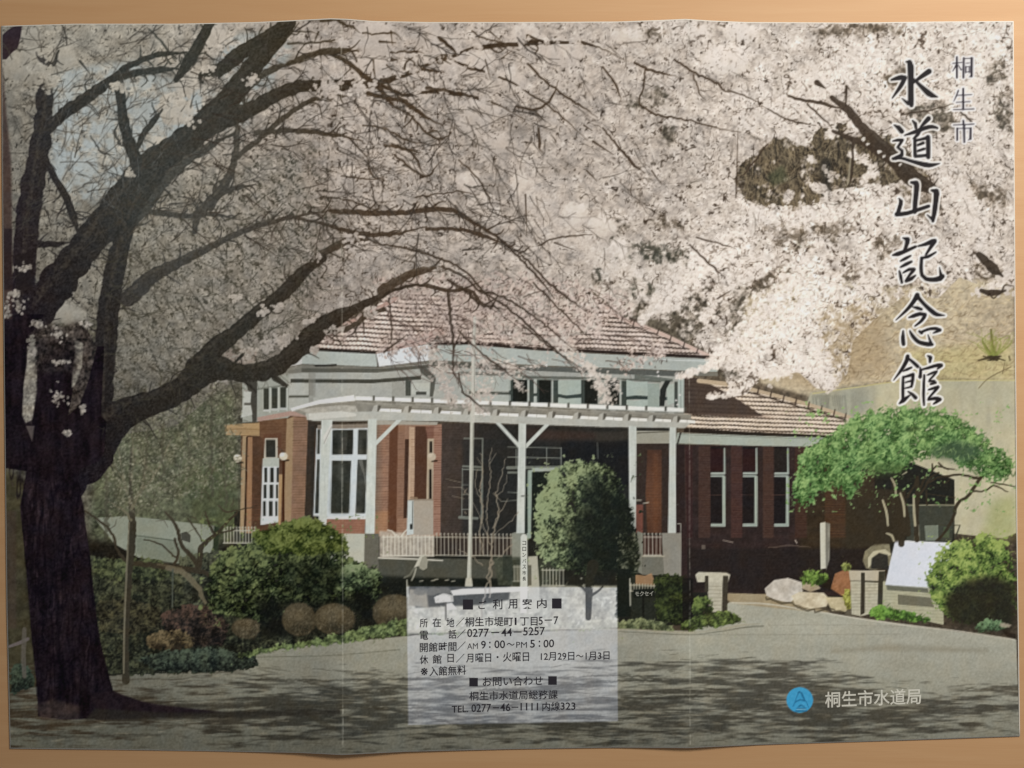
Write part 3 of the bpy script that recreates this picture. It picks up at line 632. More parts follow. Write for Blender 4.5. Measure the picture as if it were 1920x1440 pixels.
# posts and braces
pc = field((168, 172, 166), (noise(3, 30, seed=31), (4, 4, 4)), (N12, (3, 3, 3)))
PO = [npid(M + 'porch_post') for _ in range(5)]
poly('603,788 624,788 618,860 612,1000 597,1000 601,900', pc, PO[0]); poly('606,820 622,793 624,800 610,835', (182, 180, 174), PO[0], .8); stroke('607,832,1 622,800,1', (104, 104, 98), PO[0], .7)
poly('691,786 707,786 703,1001 685,1001', pc, PO[1]); poly('706,826 744,788 754,788 706,836', pc, PO[1]); poly('973,794 987,795 984,1000 969,1000', pc, PO[2])
poly('974,832 938,793 929,793 974,842', pc, PO[2]); poly('987,832 1022,796 1031,797 987,842', pc, PO[2])
poly('1179,799 1194,800 1193,990 1186,1000 1180,960', pc, PO[3]); poly('1256,801 1268,802 1268,1000 1253,1000', pc, PO[4])
for s in ('978,930,3 982,930,3', '987,928,1.6 990,929,1.6', '1188,933,3 1189,935,3', '1269,888,2 1271,888,2', '1269,946,2 1271,946,2', '1269,832,2 1272,833,2'): stroke(s, (70, 72, 68), 0, .8)
# globe lamps
for x, y, b in ((446, 860, 0), (532, 856, 0), (810, 857, 1)):
    LAMP = npid(M + 'globe_lamp'); stroke([(x, y + 8, 3), (x + 9, y + 7, 3)], (44, 36, 30), LAMP)
    poly(ell(x, y, 8, 7.5), (176, 168, 152) if b == 0 else (158, 148, 132), LAMP); poly(ell(x - 1.5, y - 2, 4.5, 4), (206, 200, 184) if b == 0 else (172, 162, 146), LAMP, .8, blur=2)
stroke('520,838,1.4 531,848,1.6', (70, 64, 56), BRICK, .8)
# low white building, left
poly('178,972 240,968 404,986 402,1020 384,1064 260,1046 215,1020', field((118, 122, 110), (N40, (4, 4, 4))), SHED); poly('256,1008 330,1016 380,1040 383,1064 300,1056 256,1040', (96, 101, 88), SHED, .6, blur=4)
stroke('248,1003,1.6 330,1014,2', (60, 64, 54), SHED, .8); poly('340,1000 350,997 358,1004 357,1018 341,1013', (62, 62, 56), SHED); poly('402,986 412,990 408,1048 398,1056', (44, 50, 38), SHED)
railing(421, 478, 992, 1018, 11, (150, 148, 134), True, .0, 2.2)
# ---------------------------------------------------------------- garden in front of the museum
def foliage(outline, base, hi, lo, n, smin, smax, name, light=(-.4, -1), amp=1.0, kind='leaf', relief=16, dark=.5, blur=3, spill=6, sat=1.0, ragged=1.0):
    """leafy mass inside an outline: lit from the upper left, ragged rim, hollow dark pockets between leaf clumps"""
    p = (npid if '+' in name else pid)(name.replace('+', '')); hard = mask_of(outline); ys, xs_ = np.nonzero(hard > .5)
    x0, x1, y0, y1 = max(0, xs_.min() - 12), min(W, xs_.max() + 12), max(0, ys.min() - 12), min(H, ys.max() + 12); sl = (slice(y0, y1), slice(x0, x1))
    sm = soft(hard[sl], spill + 3); k = spill + 3; sm = sm[k:-k, k:-k]
    base, hi, lo = ((lambda v: v.mean() + (v - v.mean()) * sat)(np.array(v, np.float32)) for v in (base, hi, lo))
    cx, cy = xs_.mean(), ys.mean(); sx, sy = np.ptp(xs_) / 2 + 1, np.ptp(ys) / 2 + 1
    Y, X = np.mgrid[y0:y1, x0:x1].astype(np.float32)
    w = WL if kind == 'leaf' else W5
    t = .46 + amp * .42 * ((X - cx) / sx * light[0] + (Y - cy) / sy * light[1]) / 1.1
    t = t + F14[sl] * .30 + F6[sl] * .30 + F3[sl] * .26 + (w[2][sl] - .5) * .40 - w[3][sl] * .20 - sig(.30 - w[1][sl]) * .9 * sig(.9 - F6[sl]) + N2[sl] * .12
    t = sig(t)[..., None]
    c = np.where(t < dark, lo + (base - lo) * t / dark, base + (hi - base) * (t - dark) / (1 - dark))
    rag = sig((sm - .5 + (F14[sl] * .12 + F6[sl] * .24 + (w[2][sl] - .5) * .34 + F3[sl] * .14) * ragged) * 6 + .5)
    full = np.zeros((H, W, 3), np.float32); full[sl] = c; ink(y0, x0, rag.astype(np.float32), full, p)
    q = scatter(int(n * .16), hard, (x0, y0, x1, y1)); tt = t[np.minimum(q[:, 1].astype(int) - y0, y1 - y0 - 1), np.minimum(q[:, 0].astype(int) - x0, x1 - x0 - 1)]
    flecks(q, smax * 1.3, smin * .7, -.5, 1.0, np.clip((lo + (hi * 1.08 - lo) * sig(tt + rng.normal(.12, .3, (len(q), 1)))), 8, 240), .7, 0)
BASE = npid(M + 'terrace_wall'); ROCK, PLANT = pid('printed_rock'), pid('printed_flower_bed')
# far-left beds, dim
foliage('150,1040 300,1060 380,1080 440,1120 520,1140 690,1120 800,1090 800,1190 640,1200 480,1225 480,1255 380,1262 200,1268 150,1240', (44, 48, 32), (72, 76, 46), (24, 26, 20), 2600, 3, 7, 'printed_shrub+', sat=.55, amp=.5)
poly('470,1130 560,1120 760,1090 765,1170 600,1190 470,1200', (22, 23, 20), 0, .7, blur=10)
foliage('175,1050 250,1045 300,1050 330,1075 300,1090 180,1085', (66, 74, 40), (90, 100, 52), (34, 40, 26), 420, 3, 6, 'printed_shrub+', sat=.55, amp=.5)
foliage('178,1130 240,1120 300,1140 310,1180 240,1190 190,1185', (56, 54, 34), (78, 74, 42), (28, 27, 20), 360, 3, 6, 'printed_shrub+', sat=.55, amp=.4)
foliage('300,1150 360,1132 400,1140 430,1170 420,1210 340,1215 310,1190', (50, 40, 32), (84, 58, 44), (25, 22, 20), 380, 3, 6, 'printed_shrub+', sat=.55)
foliage('335,1045 420,1030 420,1140 350,1130', (58, 62, 44), (84, 88, 58), (30, 32, 24), 420, 3, 6, 'printed_shrub+', sat=.55)
foliage(rough(318, 1202, 46, 20, .12), (70, 62, 46), (100, 88, 66), (38, 34, 28), 200, 3, 5, 'printed_clipped_shrub+')
foliage('260,1238 300,1222 400,1215 480,1230 488,1248 440,1258 300,1262', (44, 56, 42), (66, 84, 60), (22, 28, 24), 420, 3, 6, 'printed_ground_cover+', sat=.5)
foliage('20,1255 40,1240 60,1260 64,1290 20,1300', (40, 56, 40), (56, 74, 52), (24, 30, 24), 120, 3, 5, 'printed_ground_cover+', sat=.5)
# curved plum branches
bk = (52, 47, 38)
for s in ('160,958,3 185,975,4 210,1000,5 222,1035,5 245,1055,8 290,1060,10 330,1066,11 370,1070,10 400,1080,7', '310,960,4 330,985,6 340,1020,7 358,1042,9 372,1062,11', '445,960,4 420,985,5 404,1002,6 378,1026,9 374,1056,10', '440,992,2.5 420,998,3 404,1002,4',
          '385,960,3 392,985,4 402,1000,5', '328,1010,4 334,1040,5 324,1065,5', '410,948,3 425,960,3 450,955,2 475,950,1.5', '352,972,2.5 372,1000,3 378,1015,2.5', '330,1045,3 300,1020,3 270,1012,2'):
    stroke(s, bk, pid('printed_plum_tree'), .95, jit=.6)
stroke('315,1065,9 345,1075,11 370,1100,10 385,1130,6', (96, 90, 74), pid('printed_plum_tree'), .8, jit=.8); stroke('296,1058,4 340,1066,4', (84, 78, 62), pid('printed_plum_tree'), .6)
stroke('324,1068,3 323,1138,3', (70, 74, 66), pid('printed_plum_tree'), .9)
flecks(scatter(140, mask_of('160,900 450,880 450,1000 180,1000')), 22, 2, -1.0, .8, bk, .7, pid('printed_plum_tree'))
# big rounded bush by the fold
foliage('398,1058 428,1030 470,1020 480,1000 520,985 560,972 600,976 625,992 650,1010 655,1050 700,1066 720,1080 716,1110 690,1150 560,1150 480,1165 400,1150 385,1110', (54, 61, 42), (96, 104, 70), (14, 18, 10), 4200, 3, 6.5, 'printed_round_bush', amp=1.15, relief=14, spill=9, ragged=1.6)
foliage('470,1000 520,985 560,972 605,978 640,1000 655,1030 600,1040 500,1040', (76, 84, 46), (100, 108, 64), (34, 42, 20), 900, 3, 5, 'printed_round_bush', amp=.6)
foliage('640,1060 680,1060 718,1075 700,1100 660,1110 640,1100', (80, 92, 66), (112, 122, 92), (30, 36, 26), 260, 3, 5, 'printed_round_bush')
poly(rough(590, 1085, 60, 38, .2), (20, 24, 20), pid('printed_round_bush'), .5, blur=18); poly('480,1125 620,1130 700,1110 700,1160 500,1190', (20, 21, 20), pid('printed_round_bush'), .75, blur=14)
flecks(scatter(260, mask_of(rough(560, 1090, 120, 50, .2))), 7, 2.4, .3, .8, (110, 112, 92), .55)
# ball shrubs
for cx, cy, rx, ry, k in ((562, 1163, 31, 32, 1), (628, 1162, 38, 29, 1.05), (742, 1150, 42, 34, 1), (462, 1180, 24, 20, .9)):
    q = rough(cx, cy, rx, ry, .04); P_ = npid('printed_clipped_shrub')
    poly(q, (58 * k, 53 * k, 41 * k), P_, blur=2); poly(rough(cx - 4, cy - ry * .35, rx * .72, ry * .5, .06), (88 * k, 80 * k, 63 * k), P_, .8, blur=12); poly(rough(cx + 6, cy + ry * .6, rx * .7, ry * .3, .06), (34, 34, 28), P_, .7, blur=10)
    mm = mask_of(q); flecks(scatter(420, mm, (cx - rx, cy - ry, cx + rx, cy + ry)), 4, 1.6, -1.2, .9, (58, 52, 40), .6); flecks(scatter(260, mm, (cx - rx, cy - ry, cx + rx, cy + ry)), 4, 1.4, -1.2, .9, (106, 98, 80), .4)
flecks(scatter(50, mask_of('722,1150 765,1140 765,1185 715,1180')), 14, 2, 1.5, .25, (36, 38, 28), .7)
foliage('440,1226 500,1216 560,1206 640,1188 700,1172 765,1158 1000,1170 1160,1162 1160,1178 960,1182 765,1192 640,1206 520,1220 450,1236', (78, 88, 58), (112, 124, 84), (40, 46, 32), 2000, 3, 5, 'printed_ground_cover+', amp=.4)
# things that stand left of the information panel
poly('765,1100 1000,1100 1160,1100 1160,1180 765,1190', field((150, 148, 132), (N12, (14, 14, 12)), (N5, (12, 12, 10))), PLANT, .9, blur=4)
poly('770,1085 960,1085 955,1125 900,1135 780,1140 766,1112', (26, 28, 24), BASE, .9, blur=3)
poly('768,1105 800,1108 804,1140 766,1136', (116, 108, 88), pid('printed_clipped_shrub'), .9, blur=3)
for cx in (790, 812, 834): poly(rough(cx, 1110, 13, 8, .1), (74, 72, 62), npid('printed_rock'), .8, blur=2)
poly('845,1108 870,1104 1000,1100 1000,1108 850,1117', (166, 164, 154), pid('printed_stone_kerb'))
poly('814,1120 832,1113 850,1117 851,1129 817,1131', field((158, 155, 142), (F3, (22, 22, 20)), (F6, (20, 20, 18))), PLANT); stroke('836,1130,3 836,1162,2.6', (60, 56, 46), PLANT); 
poly('838,1132 848,1131 858,1143 838,1144', (170, 168, 158), PLANT); flecks(scatter(60, mask_of('850,1120 890,1120 880,1150 845,1150')), 9, 2.4, -.8, .4, (96, 92, 78), .7)
flecks(scatter(220, mask_of('930,1100 1100,1100 1100,1165 930,1165')), 8, 2.4, .6, 1, (110, 108, 92), .7); flecks(scatter(60, mask_of('930,1110 980,1110 980,1150 930,1150')), 8, 3, .9, .6, (92, 140, 100), .6)
for x, y in ((812, 1089), (818, 1087), (838, 1088), (850, 1090), (790, 1090)): stroke([(x - 3, y, 2.4), (x + 3, y - 1, 2.4)], (150, 146, 130), PLANT, .8)
flecks(scatter(420, mask_of('890,1108 1150,1104 1156,1176 900,1176')), 9, 2.4, .7, 1.1, (74, 74, 62), .6); flecks(scatter(420, mask_of('770,1140 1150,1112 1156,1176 780,1182')), 8, 2.4, .3, 1.1, (196, 196, 180), .55); flecks(scatter(160, mask_of('770,1160 1156,1150 1156,1178 780,1186')), 7, 2.4, 1.3, .5, (110, 124, 86), .6)
# bench sculpture in front of the terrace
SC = pid('printed_sculpture')
poly('776,1066 786,1046 794,1040 800,1042 800,1062 784,1062', (160, 158, 146), SC); poly('786,1062 792,1045 799,1042 803,1052 801,1066 794,1070 787,1066', (128, 126, 114), SC)
stroke('776,1066,3 768,1078,4 758,1083,3', (92, 92, 82), SC); stroke('780,1066,3 776,1080,3 772,1088,3', (150, 148, 134), SC, .8); stroke('763,1088,3 764,1118,3', (150, 150, 136), SC, .8)
# bare climbing shrub by the flagpole
SB = pid('printed_bare_shrub'); tan = (122, 114, 100)
for s in ('906,1040,4 900,1000,4 905,960,4 900,920,3.5 905,880,3 900,850,2', '920,1040,4 925,1000,4 935,960,3.5 930,925,3 940,890,2.5 948,860,2', '918,1020,3 912,960,3 920,900,3 918,860,2.4 922,840,1.6', '912,1000,3 895,960,2 880,930,2 865,915,1.5',
          '924,990,3 944,950,2.4 952,935,2', '905,940,2.4 890,910,2 896,880,2', '930,930,2.4 945,915,2 950,890,1.6', '902,870,2 894,858,1.5', '918,870,2 930,850,1.6', '940,940,2 925,925,2', '918,1120,4 920,1080,5 922,1040,5', '900,1160,3 912,1100,4 920,1050,4', '922,1060,3 950,1030,3 962,1020,2', '905,1060,3 880,1040,3 860,1030,2', '930,1000,2 960,975,2 972,960,1.6'):
    stroke([(x, y, w * .72) for x, y, w in P(s)], tan, SB, .8, jit=1.2)
flecks(scatter(210, mask_of('868,850 955,840 955,1000 868,1000')), 15, 2, -1.2, .9, (136, 124, 106), .75, SB); flecks(scatter(60, mask_of('880,1000 965,990 965,1040 880,1040')), 15, 2.2, -.9, .9, (158, 148, 130), .7, SB)
flecks(scatter(70, mask_of('850,1055 910,1055 910,1100 850,1100')), 14, 2, .3, .7, (112, 108, 92), .6, SB)
stroke('866,905,1 845,900,1 836,898,.8', (150, 138, 120), SB, .6); stroke('866,914,1.2 840,913,1', (150, 138, 120), SB, .6); stroke('870,935,1.2 848,930,1', (150, 138, 120), SB, .6)
# shade-dark greenery between the pole and the osmanthus
poly('925,1045 980,1045 980,1098 935,1098', field((62, 66, 56), (N5, (8, 8, 7))), BASE, .85, blur=3); rect(944, 1042, 962, 1090, (44, 48, 42), BASE, .7, blur=2); rect(962, 1050, 1050, 1100, (54, 56, 46), BASE, .9)
railing(964, 978, 1060, 1090, 6, (134, 132, 118), False, 0, 1.5); railing(1018, 1056, 1066, 1098, 7, (150, 148, 134), False, 0, 2)
flecks(scatter(120, mask_of('925,1075 985,1075 985,1100 925,1100')), 8, 2.2, .3, 1, (112, 106, 90), .6)
# flagpole
FP = pid('printed_flagpole')
poly('886,590 892,590 889,800 886,1000 884,1090 876,1090 879,1000 882,800', field((166, 166, 156), (noise(3, 40, seed=41), (5, 5, 5))), FP); stroke('890,600,1.6 887,800,1.8 884,1000,2 882,1090,2', (112, 112, 102), FP, .7)
poly('874,1084 885,1084 887,1100 872,1100', (160, 158, 146), FP)
# white name post
NP = pid('printed_name_post')
poly('977,1006 980,1002 986,1002 989,1006 990,1100 988,1150 976,1150 976,1100', (172, 174, 166), NP); stroke('989,1008,1 989,1100,1', (120, 120, 110), NP, .6)
poly('991,1044 1008,1043 1012,1100 1012,1148 991,1148', (150, 148, 134), pid('printed_gate_pillar')); rect(991, 1060, 997, 1098, (60, 58, 48), pid('printed_gate_pillar'), .7)
# osmanthus tree in front of the door
OT = 'printed_osmanthus_tree/'
foliage('1000,960 1010,925 1035,885 1060,868 1095,860 1120,868 1150,878 1165,905 1172,935 1185,950 1192,985 1188,1020 1200,1040 1192,1062 1172,1072 1130,1068 1100,1080 1060,1068 1030,1060 1008,1040 1004,1000', (58, 66, 48), (124, 134, 102), (24, 28, 24), 5200, 2.4, 5, OT + 'crown', light=(-1.35, -.55), amp=1.5, relief=22, dark=.55, spill=8, ragged=1.8)
poly('1110,890 1165,930 1190,985 1185,1030 1195,1060 1150,1075 1110,1080 1080,1060 1068,1000 1090,950', (27, 31, 27), pid(OT + 'crown'), .78, blur=22)
q = scatter(420, mask_of('1005,960 1030,895 1075,870 1090,900 1065,960 1062,1050 1012,1040')); stamps(q, rng.uniform(2, 4, len(q)), np.tile(np.float32((146, 154, 112)), (len(q), 1)), 14, .75, 'leaf', pid(OT + 'crown'))
q = scatter(60, mask_of(rough(1130, 990, 45, 60, .1))); stamps(q, rng.uniform(2, 3.5, len(q)), np.tile(np.float32((104, 112, 94)), (len(q), 1)), 14, .6, 'leaf', pid(OT + 'crown'))
q = scatter(70, mask_of('1005,880 1170,850 1185,900 1150,885 1090,862 1030,885')); flecks(q, 9, 2, -1.3, .6, (122, 132, 98), .7, pid(OT + 'crown'))
stroke('1112,1060,22 1106,1085,16 1104,1120,13 1103,1158,11', (40, 40, 34), pid(OT + 'trunk')); stroke('1106,1118,6 1122,1108,4 1130,1100,3', (44, 44, 38), pid(OT + 'trunk')); stroke('1100,1110,6 1090,1100,4 1076,1096,3', (44, 44, 38), pid(OT + 'trunk'))
q = scatter(320, mask_of('1010,1060 1100,1085 1160,1075 1160,1120 1100,1110 1010,1095')); stamps(q, rng.uniform(2, 4, len(q)), (np.float32((150, 150, 134)) * rng.choice([.3, .4, 1, 1.1], (len(q), 1))).astype(np.float32), 14, .8, 'leaf', pid(OT + 'crown'))
# right of the tree: dark shrub, plate, hedge block, stone pillar
foliage('1160,1000 1195,1000 1200,1050 1192,1085 1160,1160 1155,1160 1158,1070', (34, 38, 30), (92, 94, 80), (24, 27, 23), 300, 3, 5, 'printed_osmanthus_tree/crown', amp=.4)
rect(1159, 1068, 1184, 1158, (27, 30, 26), BASE, 1, blur=2); rect(1184, 1080, 1230, 1165, (38, 40, 34), BASE, .95)
poly('1192,1078 1210,1080 1222,1075 1228,1090 1228,1098 1192,1096', (150, 118, 88), PLANT, .8, blur=1); railing(1183, 1226, 1094, 1108, 9, (150, 144, 126), False, .04, 2); stroke('1181,1085,3 1182,1135,3', (160, 158, 144), 0, .8)
SG = pid('printed_plant_label'); poly('1188,1106 1228,1104 1228,1120 1188,1122', (28, 30, 26), SG); stroke('1206,1120,4 1206,1160,4', (26, 26, 22), SG)
foliage('1226,1082 1236,1076 1285,1080 1294,1110 1296,1166 1270,1172 1232,1164', (44, 50, 32), (62, 70, 40), (27, 30, 22), 520, 3, 5, 'printed_clipped_hedge', amp=.3, relief=8)
rect(1280, 1085, 1300, 1165, (28, 26, 24), BASE, .9)
gpid = npid('printed_gate_pillar'); stone = field((164, 160, 144), (N5, (5, 5, 5)))
poly('1304,1078 1310,1073 1362,1074 1370,1078 1366,1092 1308,1092', stone, gpid); poly('1325,1092 1356,1092 1354,1148 1332,1148', stone * .95, gpid); poly('1356,1080 1366,1080 1364,1148 1354,1148', (56, 52, 44), gpid); poly('1322,1080 1329,1080 1329,1110 1322,1110', (56, 52, 44), gpid)
for y in range(1099, 1148, 7): stroke([(1328, y, 1.2), (1355, y + .6, 1.2)], (110, 106, 92), gpid, .6)
flecks(scatter(120, mask_of('1286,1085 1326,1085 1330,1140 1288,1140')), 10, 2.6, 1.3, .6, (150, 144, 124), .8, PLANT); flecks(scatter(80, mask_of('1286,1095 1326,1095 1330,1150 1288,1150')), 9, 2.4, 1.3, .6, (44, 40, 34), .8, PLANT)
foliage('1160,1166 1200,1160 1240,1166 1262,1174 1266,1184 1160,1180', (92, 98, 72), (126, 130, 96), (54, 58, 42), 420, 3, 5, 'printed_ground_cover+', amp=.4)
foliage('1270,1180 1290,1160 1320,1148 1370,1146 1388,1158 1392,1168 1340,1176 1290,1184', (74, 86, 48), (110, 122, 72), (38, 42, 28), 520, 3, 5, 'printed_ground_cover+', amp=.7)
foliage('1300,1120 1330,1118 1340,1150 1300,1156', (66, 78, 44), (96, 108, 62), (34, 38, 26), 160, 3, 4, 'printed_ground_cover+')
stroke('765,1185,1.6 960,1180,1.6 1160,1180,2.4 1240,1184,3 1300,1186,3 1350,1180,3.4 1392,1172,3.4 1425,1170,2', (138, 134, 118), ROAD, .95); stroke('1160,1184,1.2 1240,1188,1.2 1300,1190,1.2 1350,1184,1.4 1400,1176,2 1432,1174,2', (74, 72, 60), ROAD, .7)
# right-hand rockery
for q, c in (('1434,1104 1452,1088 1478,1084 1504,1092 1506,1110 1482,1130 1456,1126 1438,1118', (168, 162, 152)), ('1484,1118 1500,1110 1545,1112 1556,1124 1550,1138 1520,1142 1492,1134', (174, 164, 142)), ('1506,1092 1528,1092 1540,1104 1520,1110 1504,1104', (150, 138, 118)), ('1548,1120 1584,1120 1590,1148 1560,1146', (158, 148, 120))):
    ROCK = npid('printed_rock'); poly(q, field(c, (N12, (12, 12, 12)), (N5, (8, 8, 8))), ROCK); g = P(q); stroke([(x, y, 1.6) for x, y in g[3:] ], (84, 76, 62), ROCK, .6, jit=1)
flecks(scatter(240, mask_of('1436,1096 1500,1088 1556,1120 1586,1146 1450,1126')), 12, 2, .3, .8, (104, 96, 82), .6); flecks(scatter(160, mask_of('1440,1096 1500,1090 1550,1118 1500,1124')), 10, 2, .1, .6, (196, 190, 176), .5)
stroke('1436,1120,3 1460,1129,4 1484,1132,3 1500,1141,4 1530,1145,3 1552,1141,3 1590,1150,3', (62, 56, 44), 0, .7, jit=1.5)
flecks(scatter(90, mask_of('1470,1100 1520,1100 1500,1125 1460,1125')), 9, 2.6, -.8, .8, (70, 60, 46), .6)
poly('1558,1104 1566,1076 1590,1066 1600,1080 1594,1112 1580,1118', field((128, 92, 66), (N5, (8, 6, 5))), ROCK, 1, blur=1); poly('1538,1086 1560,1082 1558,1106 1542,1102', (36, 30, 24), ROCK, .9)
foliage('1498,1084 1510,1068 1540,1072 1556,1086 1546,1098 1510,1096', (82, 104, 50), (120, 144, 76), (42, 52, 28), 320, 3, 4.5, 'printed_flower_bed+'); foliage('1572,1064 1590,1054 1602,1066 1584,1072', (96, 104, 56), (130, 136, 84), (44, 44, 28), 60, 3, 4, 'printed_flower_bed+')
foliage('1580,1106 1596,1104 1598,1140 1584,1138', (128, 128, 62), (152, 152, 84), (70, 66, 36), 140, 3, 4, 'printed_flower_bed+'); flecks(scatter(60, mask_of('1440,1078 1500,1070 1506,1086 1450,1092')), 8, 2.2, .2, .9, (148, 144, 132), .6)
flecks(scatter(40, mask_of('1528,1056 1550,1052 1552,1080 1530,1080')), 8, 2.4, -.9, .8, (160, 152, 140), .8); poly(rough(1596, 1150, 10, 6, .2), (84, 78, 66), npid('printed_rock'), 1)
PP = pid('printed_square_post'); poly('1538,981 1548,979 1549,1066 1539,1068', (172, 170, 156), PP); poly('1548,980 1557,982 1556,1050 1549,1072', field((116, 114, 104), (noise(3, 20, seed=51), (10, 10, 9))), PP)
# round stone behind the board
ROCK = npid('printed_round_stone'); poly('1618,1052 1622,1034 1640,1020 1668,1020 1674,1060 1640,1070 1624,1066', field((112, 106, 86), (N5, (10, 10, 8))), ROCK, 1, blur=1); poly('1628,1066 1628,1046 1638,1034 1660,1030 1672,1040 1660,1046 1640,1046 1634,1060', (170, 164, 140), ROCK, .9); poly('1634,1068 1636,1048 1650,1038 1666,1042 1668,1070', (44, 42, 38), ROCK, .95, blur=2)
# stone gate pillars, right
gpid = npid('printed_gate_pillar')
poly('1592,1070 1660,1070 1660,1090 1594,1088', (160, 152, 134), gpid); poly('1595,1088 1656,1090 1655,1146 1614,1156 1597,1152', field((158, 154, 136), (N5, (5, 5, 5))), gpid)
for y in range(1096, 1150, 6): stroke([(1597, y, 1.2), (1655, y, 1.2)], (116, 112, 96), gpid, .5)
poly('1615,1074 1622,1074 1622,1150 1614,1154', (48, 44, 36), gpid, .95); poly('1648,1072 1660,1072 1658,1140 1646,1134', (48, 46, 38), gpid, .95); stroke('1594,1089,1.6 1615,1090,1.4', (84, 78, 66), gpid, .8); stroke('1622,1090,3 1646,1091,3', (58, 54, 44), gpid, .9)
flecks(scatter(24, mask_of('1620,1092 1632,1092 1632,1108 1620,1108')), 7, 3, 1.3, .5, (58, 54, 44), .8)
# tilted noticeboard and its plinth
NB = 'printed_noticeboard/'
poly('1656,1090 1745,1100 1770,1150 1770,1172 1655,1148', field((150, 148, 126), (N12, (4, 4, 4))), pid(NB + 'plinth'))
for y in range(1112, 1166, 6): stroke([(1658, y, 1), (1770, y + 4, 1)], (112, 110, 92), pid(NB + 'plinth'), .45)
poly('1684,1115 1745,1121 1752,1139 1684,1134', (96, 94, 80), pid(NB + 'plinth')); poly('1662,1096 1740,1104 1742,1112 1664,1107', (92, 92, 80), pid(NB + 'plinth'))
poly('1679,1013 1785,1018 1782,1052 1745,1102 1660,1097', field((186, 190, 200), (N12, (2, 2, 2)), (gridmap([0, 1660, 1785, 1920], [0, 1440], [[0, -5, 6, 0]] * 2), (1, 1, 1))), pid(NB + 'board')); stroke('1680,1014,2 1785,1019,2', (202, 202, 196), pid(NB + 'board'), .8); stroke('1660,1097,1.6 1742,1103,1.6', (132, 134, 128), pid(NB + 'board'), .8)
foliage('1625,1150 1645,1136 1672,1138 1700,1146 1740,1158 1756,1168 1700,1166 1640,1158', (84, 116, 54), (112, 144, 72), (46, 62, 32), 520, 3, 4.5, 'printed_ground_cover+', amp=.5)
# behind the pine: dark recess, fence, trunks
rect(1588, 888, 1640, 1020, (52, 45, 34), BRICK, .9, blur=8); poly('1588,920 1700,920 1700,1015 1600,1030 1588,1030', (50, 44, 34), BRICK, .9, blur=4)
poly('1700,947 1790,947 1786,1016 1700,1014', (60, 62, 54), RET, .9); stroke('1700,947,2 1790,947,2', (164, 160, 132), RET, .8)
FE = npid('printed_fence'); poly('1734,986 1760,985 1760,1014 1736,1014', (104, 110, 98), FE); poly('1770,988 1782,988 1780,1010 1768,1008', (70, 78, 60), FE); stroke('1760,984,1.6 1800,985,1.6', (60, 58, 46), FE); stroke('1800,985,2 1792,1006,3', (54, 54, 46), FE); poly('1716,984 1724,984 1725,1014 1714,1014', (140, 142, 126), FE)
PT = 'printed_pine_tree/'; pt = (50, 44, 34)
for s in ('1674,900,8 1682,940,10 1690,980,11 1690,1020,11', '1690,930,10 1698,960,12 1702,1000,12', '1720,895,7 1720,930,9 1718,970,9 1719,1012,9', '1720,935,5 1735,912,4 1745,895,4 1760,886,3', '1738,890,5 1732,900,5 1720,925,6', '1702,932,5 1712,915,4 1718,900,3',
          '1740,905,4 1760,895,4 1780,892,4 1805,890,4 1835,897,5 1848,890,4', '1838,897,6 1825,915,6 1815,930,6 1800,940,6 1792,952,6 1786,975,6', '1820,922,3 1850,919,3 1862,910,3 1875,915,2.5 1890,922,2', '1745,888,3 1756,874,3 1778,880,3', '1748,870,3 1748,884,3', '1760,868,3 1772,878,3 1790,880,2', '1786,975,6 1770,1000,5 1756,1014,5',
          '1858,905,2.5 1880,908,2.5 1902,912,2', '1740,926,2 1790,933,2', '1737,920,3 1738,946,4', '1762,898,2 1770,906,2 1780,900,1.5'):
    stroke(s, pt, pid(PT + 'trunk'), .95, jit=.5)
for s in ('1671,896,3 1678,910,4 1680,930,3', '1688,925,4 1694,945,5 1696,968,4', '1655,938,4 1662,960,5 1665,985,4', '1662,1000,3 1672,1004,5 1676,1014,4', '1713,928,4 1714,960,5 1716,985,5', '1692,890,2 1700,885,3'): stroke(s, (152, 146, 122), pid(PT + 'trunk'), .9)
flecks(scatter(90, mask_of('1700,870 1770,860 1770,925 1700,925')), 12, 2, -.7, .9, pt, .8, pid(PT + 'trunk'))
flecks(scatter(40, mask_of('1735,905 1780,905 1780,930 1740,925')), 14, 2, -.2, .4, (96, 98, 76), .6)
foliage('1486,938 1488,915 1500,890 1498,860 1520,835 1560,815 1590,795 1612,778 1650,768 1710,765 1770,772 1800,782 1820,800 1845,815 1860,840 1885,850 1900,872 1902,895 1880,905 1855,898 1838,890 1800,880 1790,862 1770,856 1740,862 1720,868 1690,888 1660,890 1640,880 1620,892 1612,920 1590,938 1580,920 1560,915 1555,930 1535,918 1520,945 1500,950', (84, 114, 68), (126, 151, 98), (38, 60, 30), 7800, 3.5, 7, PT + 'crown', light=(-.35, -.8), amp=.55, relief=12, dark=.5, spill=13, ragged=1.7)
poly('1745,845 1790,828 1830,835 1840,850 1820,868 1780,862 1750,858', (58, 74, 56), pid(PT + 'crown'), .85, blur=12); poly(rough(1712, 806, 14, 5, .3), (44, 60, 34), pid(PT + 'crown'), .8, blur=4)
poly('1600,870 1700,872 1690,892 1640,895', (56, 72, 44), pid(PT + 'crown'), .5, blur=10); flecks(scatter(420, mask_of('1500,840 1620,780 1760,770 1850,830 1890,880 1700,860 1600,900 1500,930')), 8, 2, -.7, .8, (60, 84, 48), .55)
flecks(scatter(420, mask_of('1500,840 1620,780 1760,770 1850,830 1890,880 1700,860 1600,900 1500,930')), 8, 2, -.7, .8, (156, 178, 118), .45)
